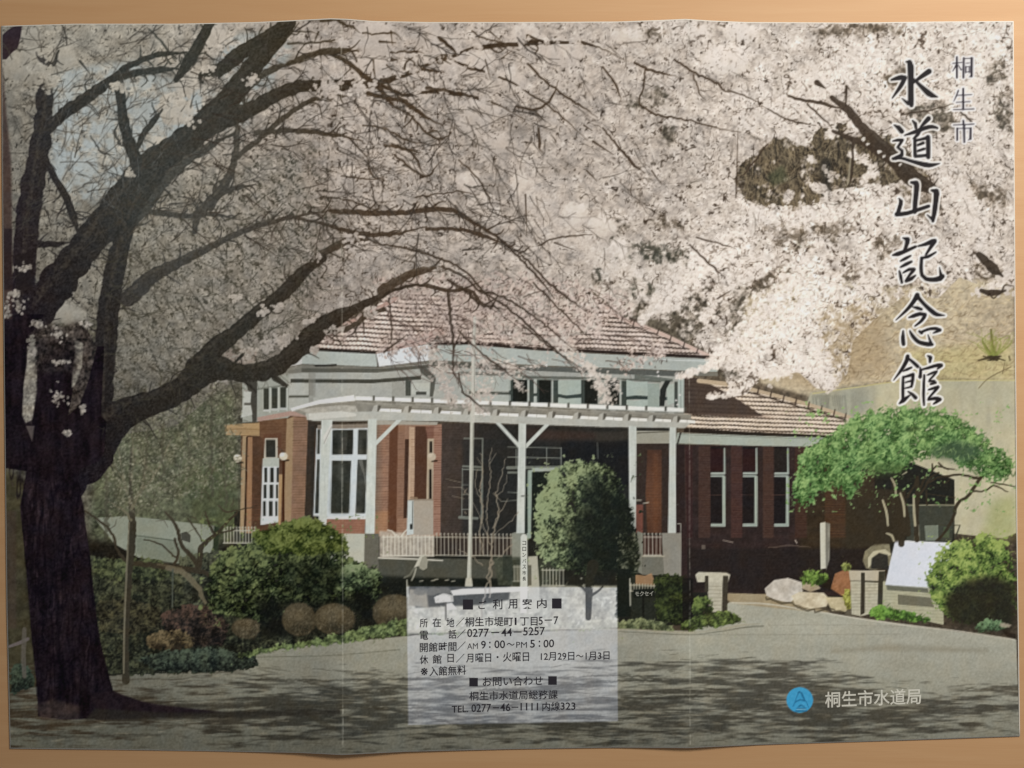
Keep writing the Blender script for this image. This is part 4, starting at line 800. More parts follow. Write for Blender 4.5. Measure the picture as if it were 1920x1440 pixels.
# clipped bush at the right edge
foliage('1734,1088 1745,1062 1770,1030 1800,1012 1850,1005 1885,1020 1903,1060 1904,1140 1890,1170 1840,1172 1790,1165 1772,1150 1750,1130', (84, 104, 54), (132, 146, 84), (34, 44, 26), 3800, 3, 6, 'printed_azalea_bush', light=(-.5, -1), amp=.9, relief=14, spill=10, ragged=1.6)
poly('1775,1120 1810,1090 1860,1080 1903,1095 1906,1170 1890,1190 1800,1172 1776,1160', (38, 36, 30), pid('printed_azalea_bush'), .88, blur=12); q = scatter(40, mask_of('1790,1100 1890,1100 1890,1160 1790,1160')); flecks(q, 6, 2.6, 1, .9, (130, 124, 110), .6)
foliage('1825,1180 1850,1162 1880,1164 1890,1176 1860,1186 1835,1186', (72, 92, 68), (100, 122, 90), (44, 52, 38), 130, 3, 5, 'printed_ground_cover+'); poly(rough(1886, 1174, 9, 5, .2), (150, 140, 124), npid('printed_rock'), .8, blur=2)
poly('1880,1184 1906,1190 1906,1200 1890,1196', (40, 34, 28), PLANT, .9, blur=2)
# staked sapling, left
TS = pid('printed_sapling')
stroke('236,1276,18 236,1262,12 236,1200,11 240,1100,12 245,1040,14 248,990,14 246,940,9 244,890,5 246,840,3', (50, 47, 39), TS, 1, jit=.4); stroke('232,1262,3 233,1180,3.4 237,1080,3.4 242,980,3', (112, 108, 92), TS, .7)
for s in ('246,955,6 262,925,5 290,890,4 310,850,3 322,820,2', '244,940,5 232,900,3.5 225,860,3 220,830,2', '246,900,4 250,860,3 246,790,2', '262,925,3 272,880,2.5 268,850,2', '232,900,2.5 210,870,2 190,850,1.5', '290,890,2.4 270,870,2 262,840,1.5', '246,975,5 230,955,4 200,940,2'):
    stroke(s, (92, 88, 72), TS, .9, jit=.8)
# ---------------------------------------------------------------- cherry blossom and boughs
CB, CT = pid('printed_cherry_tree/blossom'), pid('printed_cherry_tree/bough')
HB, HT = pid('printed_hillside_cherry/blossom'), pid('printed_hillside_cherry/bough')
lum = BL * np.float32((.972, .962, .958))
def at(q): return np.minimum(q[:, 1].astype(int), H - 1), np.minimum(q[:, 0].astype(int), W - 1)
# cloud of flowers: everything above this skyline
cloud = '4,40 1903,36 1903,540 1860,545 1800,520 1760,560 1690,560 1640,600 1600,640 1590,700 1560,735 1530,728 1500,700 1440,690 1400,740 1375,745 1350,690 1330,668 1300,650 1262,620 1230,600 1200,600 1160,590 1130,560 1110,545 1140,640 1120,620 1040,640 980,650 920,620 880,640 840,640 780,560 700,560 640,600 560,660 480,690 400,740 330,800 200,820 190,600 60,600 4,560'
cm = mask_of(cloud)
gaps = np.zeros((H, W), np.float32)
def gap(s, b=7, op=1.0):
    global gaps
    gaps = np.maximum(gaps, mask_of(s, blur=b) * op)
gaps = np.maximum(gaps, .62 * mask_of('1545,570 1640,560 1700,520 1780,540 1690,640 1620,700 1545,725 1530,640', blur=18))
for s in ('1165,190 1240,165 1262,185 1222,205 1180,205', '1240,232 1268,240 1265,275 1240,262', '1650,150 1712,118 1722,150 1690,180', '1180,452 1290,472 1300,498 1210,490', '1170,462 1200,500 1150,490 1120,545 1110,520 1130,470',
          '1195,518 1230,538 1250,560 1215,580 1190,560 1180,540', '1180,590 1210,560 1240,580 1215,612', '1220,605 1262,595 1300,600 1310,630 1270,640', '1250,590 1340,560 1390,520 1410,560 1330,600 1300,640 1320,670 1290,655', '1380,560 1460,500 1530,520 1480,600 1400,690 1360,640',
          '1700,200 1770,190 1800,230 1760,260 1712,240', '1840,110 1885,105 1892,150 1850,160', '1862,180 1898,170 1898,260 1870,230', '1690,350 1730,340 1770,390 1750,420 1720,400', '1820,340 1890,360 1890,390 1830,380', '1520,60 1580,45 1700,46 1690,68 1640,66 1540,70',
          '1825,490 1880,500 1895,540 1850,560 1830,545', '1640,450 1690,440 1700,480 1650,500', '1640,620 1680,600 1700,680 1640,700 1600,690'):
    gap(s, 8, .8)
for cx, cy, rx, ry in ((1480, 440, 50, 26), (1560, 430, 40, 20), (1350, 700, 40, 14), (1230, 62, 30, 8), (1560, 700, 26, 16), (1470, 720, 24, 12), (1420, 560, 30, 40), (1300, 545, 26, 30), (1600, 520, 24, 20), (1250, 420, 26, 14), (1160, 430, 16, 20)):
    gaps = np.maximum(gaps, mask_of(rough(cx, cy, rx, ry, .25), blur=6) * .62)
wood_gap = mask_of('1376,340 1388,312 1420,292 1444,268 1470,256 1490,268 1508,276 1524,264 1530,246 1556,238 1590,228 1612,246 1640,262 1664,256 1690,268 1716,300 1742,340 1716,352 1690,338 1660,346 1636,340 1600,352 1560,356 1530,376 1500,388 1486,402 1470,384 1430,390 1396,372', blur=3)
for cx, cy, rx, ry in ((1535, 352, 22, 10), (1600, 250, 14, 8), (1622, 296, 10, 12), (1480, 368, 8, 14), (1450, 392, 24, 8)):
    wood_gap = np.minimum(wood_gap, 1 - mask_of(rough(cx, cy, rx, ry, .3), blur=3))
wood_gap = soft(wood_gap, 9)[9:-9, 9:-9]; wood_gap = sig((wood_gap - .46 + F6 * .24 + F14 * .14 + (W9[2] - .5) * .55) * 5 + .5) * (wood_gap > .02)
gaps = np.maximum(gaps, wood_gap * 1.3)
roofgap = mask_of('600,640 650,600 730,560 800,552 860,570 900,640 1000,652 1130,655 1130,560 1180,595 1240,622 1342,672 1300,690 1000,700 800,700 560,690', blur=8)
gaps = np.clip(gaps * (.80 + .5 * F14) + np.clip(F14 - .62, 0, 1) * .6, 0, 1)
gaps = np.clip(gaps + roofgap, 0, 1)
flow = np.clip(cm - gaps, 0, 1)
left = np.clip((620 - np.arange(W)) / 420., 0, 1)[None] * np.ones((H, 1))      # thinner bloom to the left
skyk = skym
# 1 bloom as a web of petals: cells with dark joints, broken up by noise
diag = rnoise(16, 5, .75, 31, 3); diag2 = rnoise(26, 7, .45, 32, 2)
lowl = np.clip(mask_of('190,380 600,260 640,420 560,660 380,760 190,840', blur=30), 0, 1)
dens = gridmap([0, 200, 500, 700, 900, 1000, 1200, 1400, 1920], [40, 140, 260, 400, 560, 760, 900],
   [[.5, .5, .52, .56, .54, .46, .4, .34, .3], [.5, .48, .52, .56, .58, .46, .44, .38, .4], [.5, .42, .5, .8, .75, .42, .42, .38, .5], [.6, .7, .72, .7, .55, .42, .42, .5, .5], [.75, .85, .8, .66, .55, .5, .42, .55, .5], [.8, .9, .8, .66, .55, .5, .5, .5, .5], [.8] * 9])
WX = np.arange(W)[None] + 0 * np.arange(H)[:, None]
petal = (W9[2] - .5) * .07 + (W5[2] - .5) * .06 + (W15[2] - .5) * .06 - W9[3] * .03 - W5[3] * .03 + F14 * .045 + N40 * .04 + F6 * .025 + N2 * .015 - sig(.13 - W9[1]) * .55
R1, R2, R3 = noise(11, seed=41), noise(8.5, seed=42), rnoise(13, 7, .7, 43)
M1, M2 = noise(10, seed=44) + .35 * F6, noise(9, seed=45) + .35 * F14
dens = dens + .16 * sig((WX - 1080) / 250.) + .08 * sig((520 - WX) / 200.)
dn = np.clip(dens + .18 * F14 + .12 * N40, 0, 1.1)
worm = np.maximum(np.maximum(sig((.13 - np.abs(R1)) * 9) * sig((M1 - .80 + dn * .85) * 3.2), sig((.12 - np.abs(R3)) * 10) * sig((M2 - .86 + dn * .9) * 3.2)), sig((.12 - np.abs(R2)) * 10) * sig((noise(8, seed=46) - .95 + dn * .80) * 3.5))
dots = sig((F3 * .8 + F6 * .5 - 1.02 + dn * .45) * 4)
streak = sig((diag * .8 + F3 * .3 - (1.04 - dn * .62)) * 3.6)
darkc = lum * (gridmap([0, 300, 700, 1100, 1920], [0, 1440], [[.40, .40, .31, .25, .31]] * 2)[..., None] * np.float32((1.0, 1.0, 1.0)) * (1 + gridmap([0, 350, 700, 1400, 1920], [0, 1440], [[0, 0, 1, 1, .7]] * 2)[..., None] * np.float32((.10, -.06, -.22)))) + 3
clump = (W34[2] - .5) * .13 + (.42 - W34[0]) * .16 - W34[3] * .07 + (.42 - W15[0]) * .12 - W15[3] * .05 - sig(.10 - W15[1]) * .9
bt = lum * (1.0 + (petal + clump)[..., None] + .035)
rgt = sig((WX - 1060) / 160.)
brown = sig((F14 * .55 + F6 * .75 + N40 * .25 - .78) * 2.4) * (.35 + .65 * rgt) * .85
bt = bt * (1 + (F6 * .055 + (W5[2] - .5) * .09)[..., None] * (.4 + .6 * rgt)[..., None])
k = sig(worm * .98 + dots * .9 + streak * .65 + brown)[..., None]
KD = k[..., 0].copy(); bt = bt * (1 - k) + darkc * k
eg = sig(flow * 12) * (flow < .985); fl = sig(flow * 1.35 - .14 + ((W9[2] - .5) * .8 + F6 * .5 + F14 * .35) * eg)
ink(0, 0, (fl * (1 - .80 * skym * sig(.7 - F14)) * (1 - .30 * lowl)).astype(np.float32), np.clip(bt, 22, 236).astype(np.float32), CB, .95)
Ylin = WX
ID[(ID == CB) & (Ylin > 1180)] = HB
D = np.clip(flow * 1.0, 0, 1) * (1 - .75 * skyk)
for n, a, b, rel, o, gain in ((900, 5, 8, 7, .45, 1.03), (2600, 3, 5, 10, .5, 1.05)):
    q = scatter(n, np.clip(D * (.35 + .6 * N40) * (1 - .25 * left), 0, 1), (0, 40, 1903, 830)); yi, xi = at(q)
    c = lum[yi, xi] * (gain + rng.normal(0, .04, (len(q), 1)))
    stamps(q, rng.uniform(a, b, len(q)), c.astype(np.float32), rel, rng.uniform(.35, 1, len(q)) * o, 'flower')
# 4 plump pale clusters nearer the lens
for cx, cy, rx, ry, g in ((705, 75, 38, 34, .98), (690, 128, 34, 20, 1.0), (800, 62, 26, 22, .98), (830, 90, 30, 26, 1.0), (862, 122, 28, 18, 1.02), (672, 160, 16, 12, 1), (900, 115, 34, 22, 1.04), (880, 238, 26, 20, 1.0), (905, 212, 34, 22, 1.0), (930, 270, 26, 16, 1.0), (882, 342, 22, 18, 1.06),
    (905, 382, 22, 16, 1.04), (925, 405, 16, 14, 1.04), (980, 345, 18, 18, 1.08), (1000, 372, 26, 16, 1.04), (1080, 402, 26, 18, 1.06), (1160, 465, 17, 16, 1.10), (1130, 425, 24, 16, 1.05), (400, 75, 24, 30, 1.0), (60, 120, 42, 30, 1.0), (110, 110, 30, 24, 1.0), (25, 130, 16, 22, 1.0), (330, 205, 30, 26, 1.02), (300, 275, 24, 16, 1.05),
    (350, 160, 22, 18, 1.02), (60, 70, 20, 16, .98), (40, 500, 14, 10, 1.3), (120, 590, 40, 18, 1.15), (150, 480, 22, 26, 1.05), (560, 140, 40, 14, .95), (985, 60, 22, 14, 1.05), (1180, 70, 30, 14, 1.02), (1060, 100, 30, 22, 1.0), (1020, 90, 26, 20, 1.0), (960, 150, 24, 20, 1.02), (1390, 60, 30, 16, 1.02), (1360, 115, 40, 26, 1.02), (1300, 60, 24, 14, 1.02)):
    k = int(rx * ry * .16); th = rng.uniform(0, 6.28, k); rr = np.sqrt(rng.random(k))
    q = np.column_stack([cx + rx * rr * np.cos(th), cy + ry * rr * np.sin(th)]); y0, x0 = at(q)
    c = lum[y0, x0] * (g * 1.05 + rng.normal(0, .03, (k, 1)) - .05 * (rr * np.sin(th))[:, None])
    stamps(q, rng.uniform(4, 10, k), c.astype(np.float32), 8, .6, 'flower')
# bright sprays on the slope side
def spray(path, n, w, g, sz=(3, 6.5), rel=18, p=0, o=.85):
    a = smooth(P(path), 6); k = rng.integers(0, len(a), n)
    q = a[k, :2] + rng.normal(0, 1, (n, 2)) * (a[k, 2] * w)[:, None]; q = q[(q[:, 0] > 6) & (q[:, 0] < 1900) & (q[:, 1] > 46)]
    yi, xi = at(q); c = lum[yi, xi] * (g * .985 + rng.normal(0, .07, (len(q), 1)))
    stamps(q, rng.uniform(*sz, len(q)), np.clip(c, 0, 232).astype(np.float32), rel, rng.uniform(.5, 1, len(q)) * o, 'flower', p)
for s, n, g in (('1140,470,8 1180,500,14 1200,520,12 1205,545,10', 120, 1.10), ('1000,360,30 1060,430,34 1120,470,26 1150,520,14', 620, 1.03), ('1200,555,10 1160,575,8', 30, 1.1), ('1205,600,8 1235,565,16 1262,535,22 1300,500,20 1350,470,18 1400,440,16', 700, 1.10),
    ('1240,580,12 1290,540,20 1330,500,20 1390,470,18', 420, 1.12), ('1320,600,8 1350,560,10 1400,520,12 1440,480,14', 260, 1.05), ('1340,680,10 1380,640,22 1430,590,26 1480,540,30 1520,500,28', 800, 1.08), ('1370,690,10 1440,640,26 1500,580,28 1560,530,26', 640, 1.09),
    ('1330,690,6 1300,700,7 1270,706,5', 70, 1.12), ('1400,690,12 1440,700,14 1480,690,16', 260, 1.10), ('1480,660,14 1520,690,16 1560,720,12', 300, 1.08), ('1500,600,16 1530,640,18 1550,690,14', 260, 1.04), ('1600,560,24 1640,520,24 1700,480,22 1780,470,26', 380, 1.03), ('1400,400,14 1460,410,18 1520,405,16 1600,400,18 1660,380,20', 620, 1.05),
    ('1400,230,24 1480,200,26 1540,150,28 1640,110,30', 900, 1.03), ('1600,290,8 1640,320,10 1620,340,8', 90, 1.05), ('1560,250,10 1600,235,12', 60, 1.05), ('1330,745,4 1360,742,6 1385,735,7 1400,722,7', 80, 1.14), ('1780,320,20 1820,400,26 1850,460,20', 600, 1.02), ('1800,90,26 1860,80,20 1820,190,22 1860,300,20', 800, 1.03), ('1860,540,8 1880,530,8 1890,520,6', 60, 1.1), ('1560,330,12 1520,300,8', 30, 1.0)):
    spray(s, n, .5, g)
kk = KD * sig((WX - 1150) / 120.) * np.clip(flow * 1.5, 0, 1) * .62
ink(0, 0, kk.astype(np.float32), darkc.astype(np.float32), 0, .9)
hr = .25 * sig((F3 * .6 + F6 * .55 + diag * .55 - .80) * 2.6) * sig((Ylin - 1150) / 200.) * D
ink(0, 0, hr.astype(np.float32), (lum * .36).astype(np.float32), 0, .8)
# fine bloom over the woodland, left
q = scatter(1800, lowl * .9, (150, 250, 660, 860)); yi, xi = at(q)
stamps(q, rng.uniform(2, 4, len(q)), (lum[yi, xi] * (1.04 + rng.normal(0, .09, (len(q), 1)))).astype(np.float32), 14, .55, 'flower')
ink(0, 0, (sig((F3 * .6 + diag * .6 + F6 * .4 - .28) * 3) * lowl).astype(np.float32), np.broadcast_to(np.float32((60, 58, 50)), (H, W, 3)), 0, .7)
lw2 = mask_of('200,780 440,720 450,900 330,940 200,960', blur=20); q = scatter(1500, lw2, (180, 700, 470, 980))
stamps(q, rng.uniform(1.6, 3.4, len(q)), np.tile(np.float32((124, 123, 106)), (len(q), 1)) * rng.uniform(.7, 1.15, (len(q), 1)).astype(np.float32), 10, .6, 'flower'); flecks(scatter(500, lw2, (180, 700, 470, 980)), 16, 1.6, 1.2, 1.0, (112, 108, 92), .5); flecks(scatter(900, lw2, (180, 700, 470, 980)), 10, 1.8, .3, 1.1, (44, 46, 34), .6)
for s_ in ('300,700,3 306,800,4 304,900,5', '352,690,3 350,780,4 354,860,5', '398,720,3 396,820,4 399,930,5', '270,720,2 276,830,3 272,900,4', '424,760,2 420,860,3 425,950,4', '196,880,5 200,950,6 198,1010,7'): stroke(s_, (58, 56, 46), 0, .6, jit=2, edge=.8)
poly('190,800 440,740 450,960 330,980 190,960', (116, 115, 102), 0, .16, blur=26)
# blossom hanging over the roof
RP = np.array([1.0, .965, .965], np.float32)
def veil(mask, n, g, box, sz=(2, 5), o=.8):
    q = scatter(n, mask, box); yi, xi = at(q); c = lum[yi, xi] * (g + rng.normal(0, .07, (len(q), 1))) * RP
    stamps(q, rng.uniform(*sz, len(q)), c.astype(np.float32), 15, rng.uniform(.5, 1, len(q)) * o, 'flower', CB)
    k = rng.random(len(q)) < .42; flecks(q[k] + rng.normal(0, 4, (k.sum(), 2)), 5, 2.0, .6, 1.2, (64, 52, 46), .75)
veil(mask_of('700,520 860,520 1000,520 1180,560 1190,600 1110,600 1060,640 960,600 900,600 860,640 790,590 730,590', blur=14), 1900, 1.02, (680, 500, 1210, 680))
veil(mask_of('830,560 900,550 1000,600 1120,580 1140,620 1120,645 1040,660 990,640 900,650 850,640', blur=12), 750, 1.03, (800, 540, 1160, 680))
veil(mask_of('700,640 800,600 850,600 860,640 800,668 720,670', blur=8), 320, 1.02, (680, 590, 880, 690))
veil(mask_of('560,620 640,590 720,570 700,610 640,640 600,655', blur=5) * .8, 220, 1.0, (550, 560, 730, 670))
veil(mask_of('1160,690 1190,640 1250,640 1245,668 1180,700', blur=8) * .8, 130, 1.02, (1140, 620, 1270, 710)); veil(mask_of('1225,660 1250,655 1252,672 1228,672', blur=4), 30, 1.02, (1210, 640, 1270, 690))
for s, n in (('1040,640,16 1080,670,14 1110,700,14 1130,730,12 1140,750,10', 420), ('1130,710,8 1150,715,9 1160,735,7', 60), ('820,690,14 840,730,14 850,760,8', 190), ('800,650,14 830,690,14 860,690,12', 150), ('880,660,14 920,690,18 960,690,16', 190), ('900,730,14 880,760,10 910,770,12', 150), ('950,700,10 980,730,9 968,715,8', 60), ('960,690,8 1000,690,6 1030,680,10', 60), ('1130,756,5 1150,754,6', 16), ('860,700,14 900,720,12 920,745,10', 110)):
    spray(s, n, .55, 1.04, (2, 4.5), 20, CB)
for x, y in ((1234, 698), (1236, 706), (1268, 752), (1275, 742), (1272, 760), (1270, 705), (1290, 700), (1310, 694), (1025, 686)):
    stamps(np.array([(x, y)]), [3.4], np.float32([(190, 184, 180)]), 14, 1, 'flower', CB)
# ---- boughs
bark = (46, 43, 38)
BK = np.stack([gridmap([0, 120, 260, 450, 700, 1300, 1920], [40, 200, 400, 600, 800, 1000], r) for r in (
  [[52, 50, 54, 54, 52, 52, 50], [46, 48, 56, 56, 54, 52, 50], [40, 42, 55, 56, 54, 50, 48], [33, 35, 44, 48, 52, 48, 48], [30, 30, 36, 44, 48, 46, 46], [28] * 7],
  [[46, 50, 56, 52, 41, 40, 41], [42, 48, 58, 54, 43, 40, 41], [35, 40, 56, 54, 44, 39, 41], [27, 32, 42, 46, 44, 39, 40], [25, 26, 34, 42, 42, 39, 40], [24] * 7],
  [[46, 46, 52, 44, 28, 28, 32], [44, 46, 55, 48, 31, 28, 32], [38, 39, 53, 50, 34, 30, 32], [32, 32, 40, 41, 36, 32, 33], [30, 28, 32, 37, 37, 34, 34], [30] * 7])], -1)
def bough(s, c=bark, p=CT, op=1.0, j=.7, rim=True):
    a = smooth(P(s), 6); nn = len(a)
    if a[-1, 2] < 16: a[:, 2] *= np.clip((nn - 1 - np.arange(nn)) / (nn * .25 + .1), .35, 1)
    a[1:-1, :2] += rng.normal(0, j, (len(a) - 2, 2)); a[:, 2] *= 1 + rng.normal(0, .07, len(a))
    m = smask(a, .7)
    if m is None: return
    if rim and a[:, 2].max() > 9:                      # side shoots and spurs
        for i in range(2, len(a) - 1, 2):
            if rng.random() < .55:
                t = math.atan2(a[i + 1, 1] - a[i, 1], a[i + 1, 0] - a[i, 0]) + rng.choice([-1, 1]) * rng.uniform(.5, 1.3); L_ = rng.uniform(8, 34) + a[i, 2] * .5
                q_ = smask(smooth([(a[i, 0], a[i, 1], 4), (a[i, 0] + math.cos(t) * L_ * .6, a[i, 1] + math.sin(t) * L_ * .6, 2.6), (a[i, 0] + math.cos(t + rng.normal(0, .4)) * L_, a[i, 1] + math.sin(t + rng.normal(0, .4)) * L_, 1.6)], 4), .6)
                if q_: ink(q_[0], q_[1], q_[2], BK, p, .85)
    f = BK * (.55 + .45 * np.mean(c) / 40.) + (F3 * 4 + N2 * 3)[..., None]
    ink(m[0], m[1], m[2], f, p, op)
    if rim and a[:, 2].max() > 12:
        b = a.copy(); b[:, 1] -= b[:, 2] * .34; b[:, 2] *= .22
        m = smask(b, 1.2)
        if m: ink(m[0], m[1], m[2] * (.5 + .5 * N5[m[0]:m[0] + m[2].shape[0], m[1]:m[1] + m[2].shape[1]]), np.asarray(c, np.float32) * 1.55 + 8, 0, .45)
mid = (62, 57, 50)
# secondary
for s in ('230,430,22 262,398,26 300,345,26 350,300,20 400,270,18 440,250,14', '365,435,9 372,405,14 392,380,18 420,350,18 440,300,12 446,230,10 458,205,8 465,180,5', '436,300,9 480,265,10 540,215,9 580,190,8 615,180,8 650,180,6', '395,392,9 420,360,10 480,345,8',
          '240,560,30 262,540,28 290,515,24 340,490,18 400,460,13 480,425,10 560,405,9 620,395,8', '620,395,9 700,400,10 760,398,9 830,392,9 860,400,8 900,425,7 940,450,6 980,480,5', '540,405,6 600,418,6 660,435,8 730,440,8 800,425,6', '590,485,14 630,462,14 660,450,14 690,450,9', '800,430,7 860,430,6 900,440,8 950,460,6',
          '260,395,9 300,400,11 350,405,10 400,402,8 450,412,5', '480,250,10 540,245,9 590,248,8 640,255,8 680,265,6', '720,272,4 760,280,4 790,287,3', '280,55,3 300,75,4 330,115,5', '320,120,4 300,90,3', '150,115,5 170,140,3', '225,270,4 215,250,5 222,230,4', '170,255,2.4 190,285,3 215,290,3.5', '110,95,5 100,120,8 75,110,10 68,98,5',
          '455,175,9 480,150,12 510,130,12 545,118,10', '455,230,5 440,200,6 450,170,5', '540,120,8 600,98,12 660,95,12 672,97,8', '620,100,8 650,115,8 680,140,10 705,155,12 720,162,8', '735,145,12 765,140,10', '700,155,9 740,200,4 770,215,3 800,250,4 830,260,6 855,240,6', '690,175,8 730,185,7 760,190,8 790,215,7 830,235,6', '800,120,8 830,108,12 850,105,10', '800,130,5 840,140,5',
          '700,130,3 705,150,3', '825,70,4 850,95,5 860,100,4', '880,90,8 910,88,9 950,80,5', '960,85,9 1000,80,11 1050,80,9', '985,65,6 1010,75,8', '800,170,6 850,175,7 880,180,4', '1090,80,7 1130,90,5'):
    bough(s, mid if 'x' in s else (56, 52, 45), op=.93, j=.8)
# main structure
DK = (42, 39, 34)
for s in ('20,640,70 60,590,66 95,548,60 125,510,58 160,462,56 205,405,54 245,350,52 290,305,52 350,262,50 395,222,46 435,180,40 475,125,36 515,75,34 540,42,30', '365,255,30 420,225,34 470,205,28 510,182,26 560,163,24 610,160,22 660,160,20', '385,145,26 420,125,26 450,100,26 490,75,22 520,55,20',
          '330,150,10 352,118,20 372,85,20 388,55,18 394,44,16', '255,300,26 240,262,22 230,215,20 225,175,19 222,148,16', '258,275,9 270,250,12 290,225,12 306,202,10', '28,640,44 45,520,44 48,450,44 58,370,42 70,300,38 82,230,34 84,170,30', '92,238,22 130,205,22 165,182,22 195,160,18 212,148,16', '212,148,16 240,125,12 290,104,10 350,98,12', '215,148,12 260,136,13 310,130,12 335,130,10',
          '84,290,9 100,330,12 118,358,14 130,385,14 140,415,14 150,455,9', '190,860,46 192,800,42 192,740,38 198,660,38 204,580,40 215,510,38 232,440,30 255,385,26 300,325,22', '60,455,14 90,458,12 130,455,9',
          '160,870,80 200,800,70 240,772,52 290,755,44 340,730,46 375,700,54 410,690,44 460,700,34 510,690,34 550,662,36 590,625,34 625,600,34 665,580,26 700,562,22 735,545,18 775,535,15 800,535,10', '372,690,44 400,655,36 440,625,30 480,590,28 520,560,26 555,525,24 580,500,20 605,484,18',
          '120,900,90 140,840,60 155,760,36 160,700,30 162,650,30 150,620,22', '20,820,44 25,720,50 30,640,60', '60,860,50 75,780,44 80,720,40', '455,665,5 430,690,8', '480,735,4 455,712,6 430,705,8'):
    bough(s, DK)
for s in ('715,545,18 740,530,16 775,512,14 805,505,12 830,500,9', '800,535,8 840,545,7 880,545,6 900,565,5 930,585,4', '720,580,8 690,590,9', '690,588,10 660,612,9 630,620,10'): bough(s, (66, 60, 52), op=.95)
# great trunk
DP = field((26, 21, 25), (F3, (4, 3, 4)), (noise(9, 60, seed=61, octaves=2), (6, 5, 5)), (N40, (3, 3, 3)))
hole = np.clip(field((112, 108, 100), (F3, (20, 20, 18)), (F6, (26, 26, 24))), 30, 200)
poly('60,628 90,606 120,614 150,602 176,640 190,700 150,790 60,800', np.clip(field((54, 49, 46), (F3, (18, 17, 16)), (F6, (30, 28, 26))), 24, 190), CT, .92, blur=10)
poly('8,600 30,590 84,590 62,622 53,628 52,680 46,722 42,782 60,800 70,690 90,664 112,650 140,660 144,690 140,700 136,740 128,780 150,760 166,715 183,650 196,650 190,780 200,790 196,848 186,866 150,880 147,905 155,940 163,1000 170,1045 178,1130 188,1200 203,1262 214,1300 245,1308 282,1322 312,1332 318,1338 240,1346 120,1350 72,1344 70,1290 60,1200 54,1120 47,1040 38,950 50,884 8,878', DP, CT, 1, blur=1)
poly('52,650 72,652 70,740 62,788 50,795 43,780 46,722 52,680', hole, CB, .95, blur=2); poly('140,640 158,645 155,690 145,718 136,730 138,690 143,660', hole, CB, .9, blur=2)
poly('5,66 14,58 26,50 42,47 39,70 33,92 24,98 12,112 5,112', (46, 38, 42), CT, 1, blur=1); poly('6,120 12,200 22,300 24,420 24,600 6,600', (58, 47, 44), CT, .85, blur=4); rect(9, 430, 24, 545, (40, 33, 34), CT, .9, blur=2); poly('28,480 64,470 62,545 30,545', (34, 30, 31), CT, .95, blur=1)
poly('60,800 66,800 62,830 50,800', (90, 84, 80), CB, .7, blur=2)
poly('66,640 96,628 140,640 146,700 66,700', np.clip(field((36, 32, 32), (F3, (12, 11, 11)), (F6, (16, 15, 14))), 18, 120), 0, .8, blur=9)
TM = mask_of('8,870 150,880 170,1045 188,1200 214,1300 72,1344 60,1200 38,950')
bk_ = sig((np.abs(noise(7, 34, seed=71)) - .06) * 3) ; ridge = sig((noise(6, 26, seed=72, octaves=2) - .25) * 2.5) * sig(.2 + N40 + (150 - WX) / 260.)
ink(0, 0, (TM * ridge * .5).astype(np.float32), field((58, 48, 52), (F3, (8, 7, 8))), 0); ink(0, 0, (TM * (1 - bk_) * .6).astype(np.float32), np.broadcast_to(np.float32((14, 10, 15)), (H, W, 3)), 0)
flecks(scatter(60, TM), 22, 2, 1.45, .2, (84, 74, 78), .35)
poly('170,1300 214,1296 250,1312 300,1322 420,1336 330,1344 180,1350', field((30, 24, 27), (F6, (5, 4, 4))), CT, .95, blur=3)
for cx, cy, rx, ry in ((108, 745, 18, 18), (160, 608, 14, 8), (28, 552, 18, 10), (34, 578, 14, 12), (14, 580, 8, 20), (110, 628, 24, 12), (70, 610, 20, 10), (48, 502, 14, 10), (156, 768, 6, 8), (128, 812, 8, 4), (118, 680, 24, 6), (62, 660, 8, 10)):
    k = 26; q = np.column_stack([rng.normal(cx, rx * .45, k), rng.normal(cy, ry * .45, k)]); q = q[q[:, 0] > 8]; stamps(q, rng.uniform(2.5, 4.5, len(q)), (np.float32((132, 126, 118)) * rng.uniform(.6, 1.1, (len(q), 1))).astype(np.float32), 26, .8, 'flower')
flecks(scatter(70, mask_of('20,800 180,830 160,1000 60,1040')), 14, 1.6, .3, 1, (92, 82, 84), .5); flecks(scatter(40, mask_of('60,1000 170,1000 190,1250 80,1250')), 30, 2, 1.3, .2, (62, 52, 58), .45)
poly('66,1325 100,1312 150,1326 150,1350 80,1352', field((60, 52, 48), (F6, (18, 15, 14))), CT, .6, blur=6)
poly('180,1330 320,1338 640,1330 640,1342 330,1350 160,1352', (38, 36, 32), ROAD, .75, blur=4)
stroke('18,1212,5 40,1204,7 52,1198,6', (84, 78, 76), pid('printed_post_and_rail')); stroke('46,1180,8 44,1230,9 46,1268,8', (78, 74, 68), pid('printed_post_and_rail'), .8)
rect(12, 960, 32, 1180, (58, 48, 44), pid('printed_post_and_rail'), .5, blur=4)
# flowers over the cut ends of the boughs
for x, y in ((735, 145), (765, 140), (800, 122), (852, 104), (882, 90), (955, 79), (800, 172), (880, 180), (960, 86), (1050, 80), (985, 65), (1092, 80), (1130, 90), (86, 166), (225, 172), (306, 200), (590, 484), (690, 588), (630, 620), (835, 498), (1535, 156), (1548, 166), (1838, 480), (1882, 520), (1742, 352), (1840, 545), (1885, 545), (392, 152), (660, 450), (845, 240)):
    q = np.column_stack([rng.normal(x, 7, 14), rng.normal(y, 5, 14)]); q[:, 1] = np.maximum(q[:, 1], 46); yi, xi = at(q); stamps(q, rng.uniform(3, 6, 14), (lum[yi, xi] * (1.02 + rng.normal(0, .05, (14, 1)))).astype(np.float32), 12, .85, 'flower', CB)
stroke('890,596,5 889,660,5.6 887,790,6.4', (170, 168, 160), pid('printed_flagpole'), .92); stroke('891,610,1.4 889,760,1.8', (108, 106, 98), 0, .6)
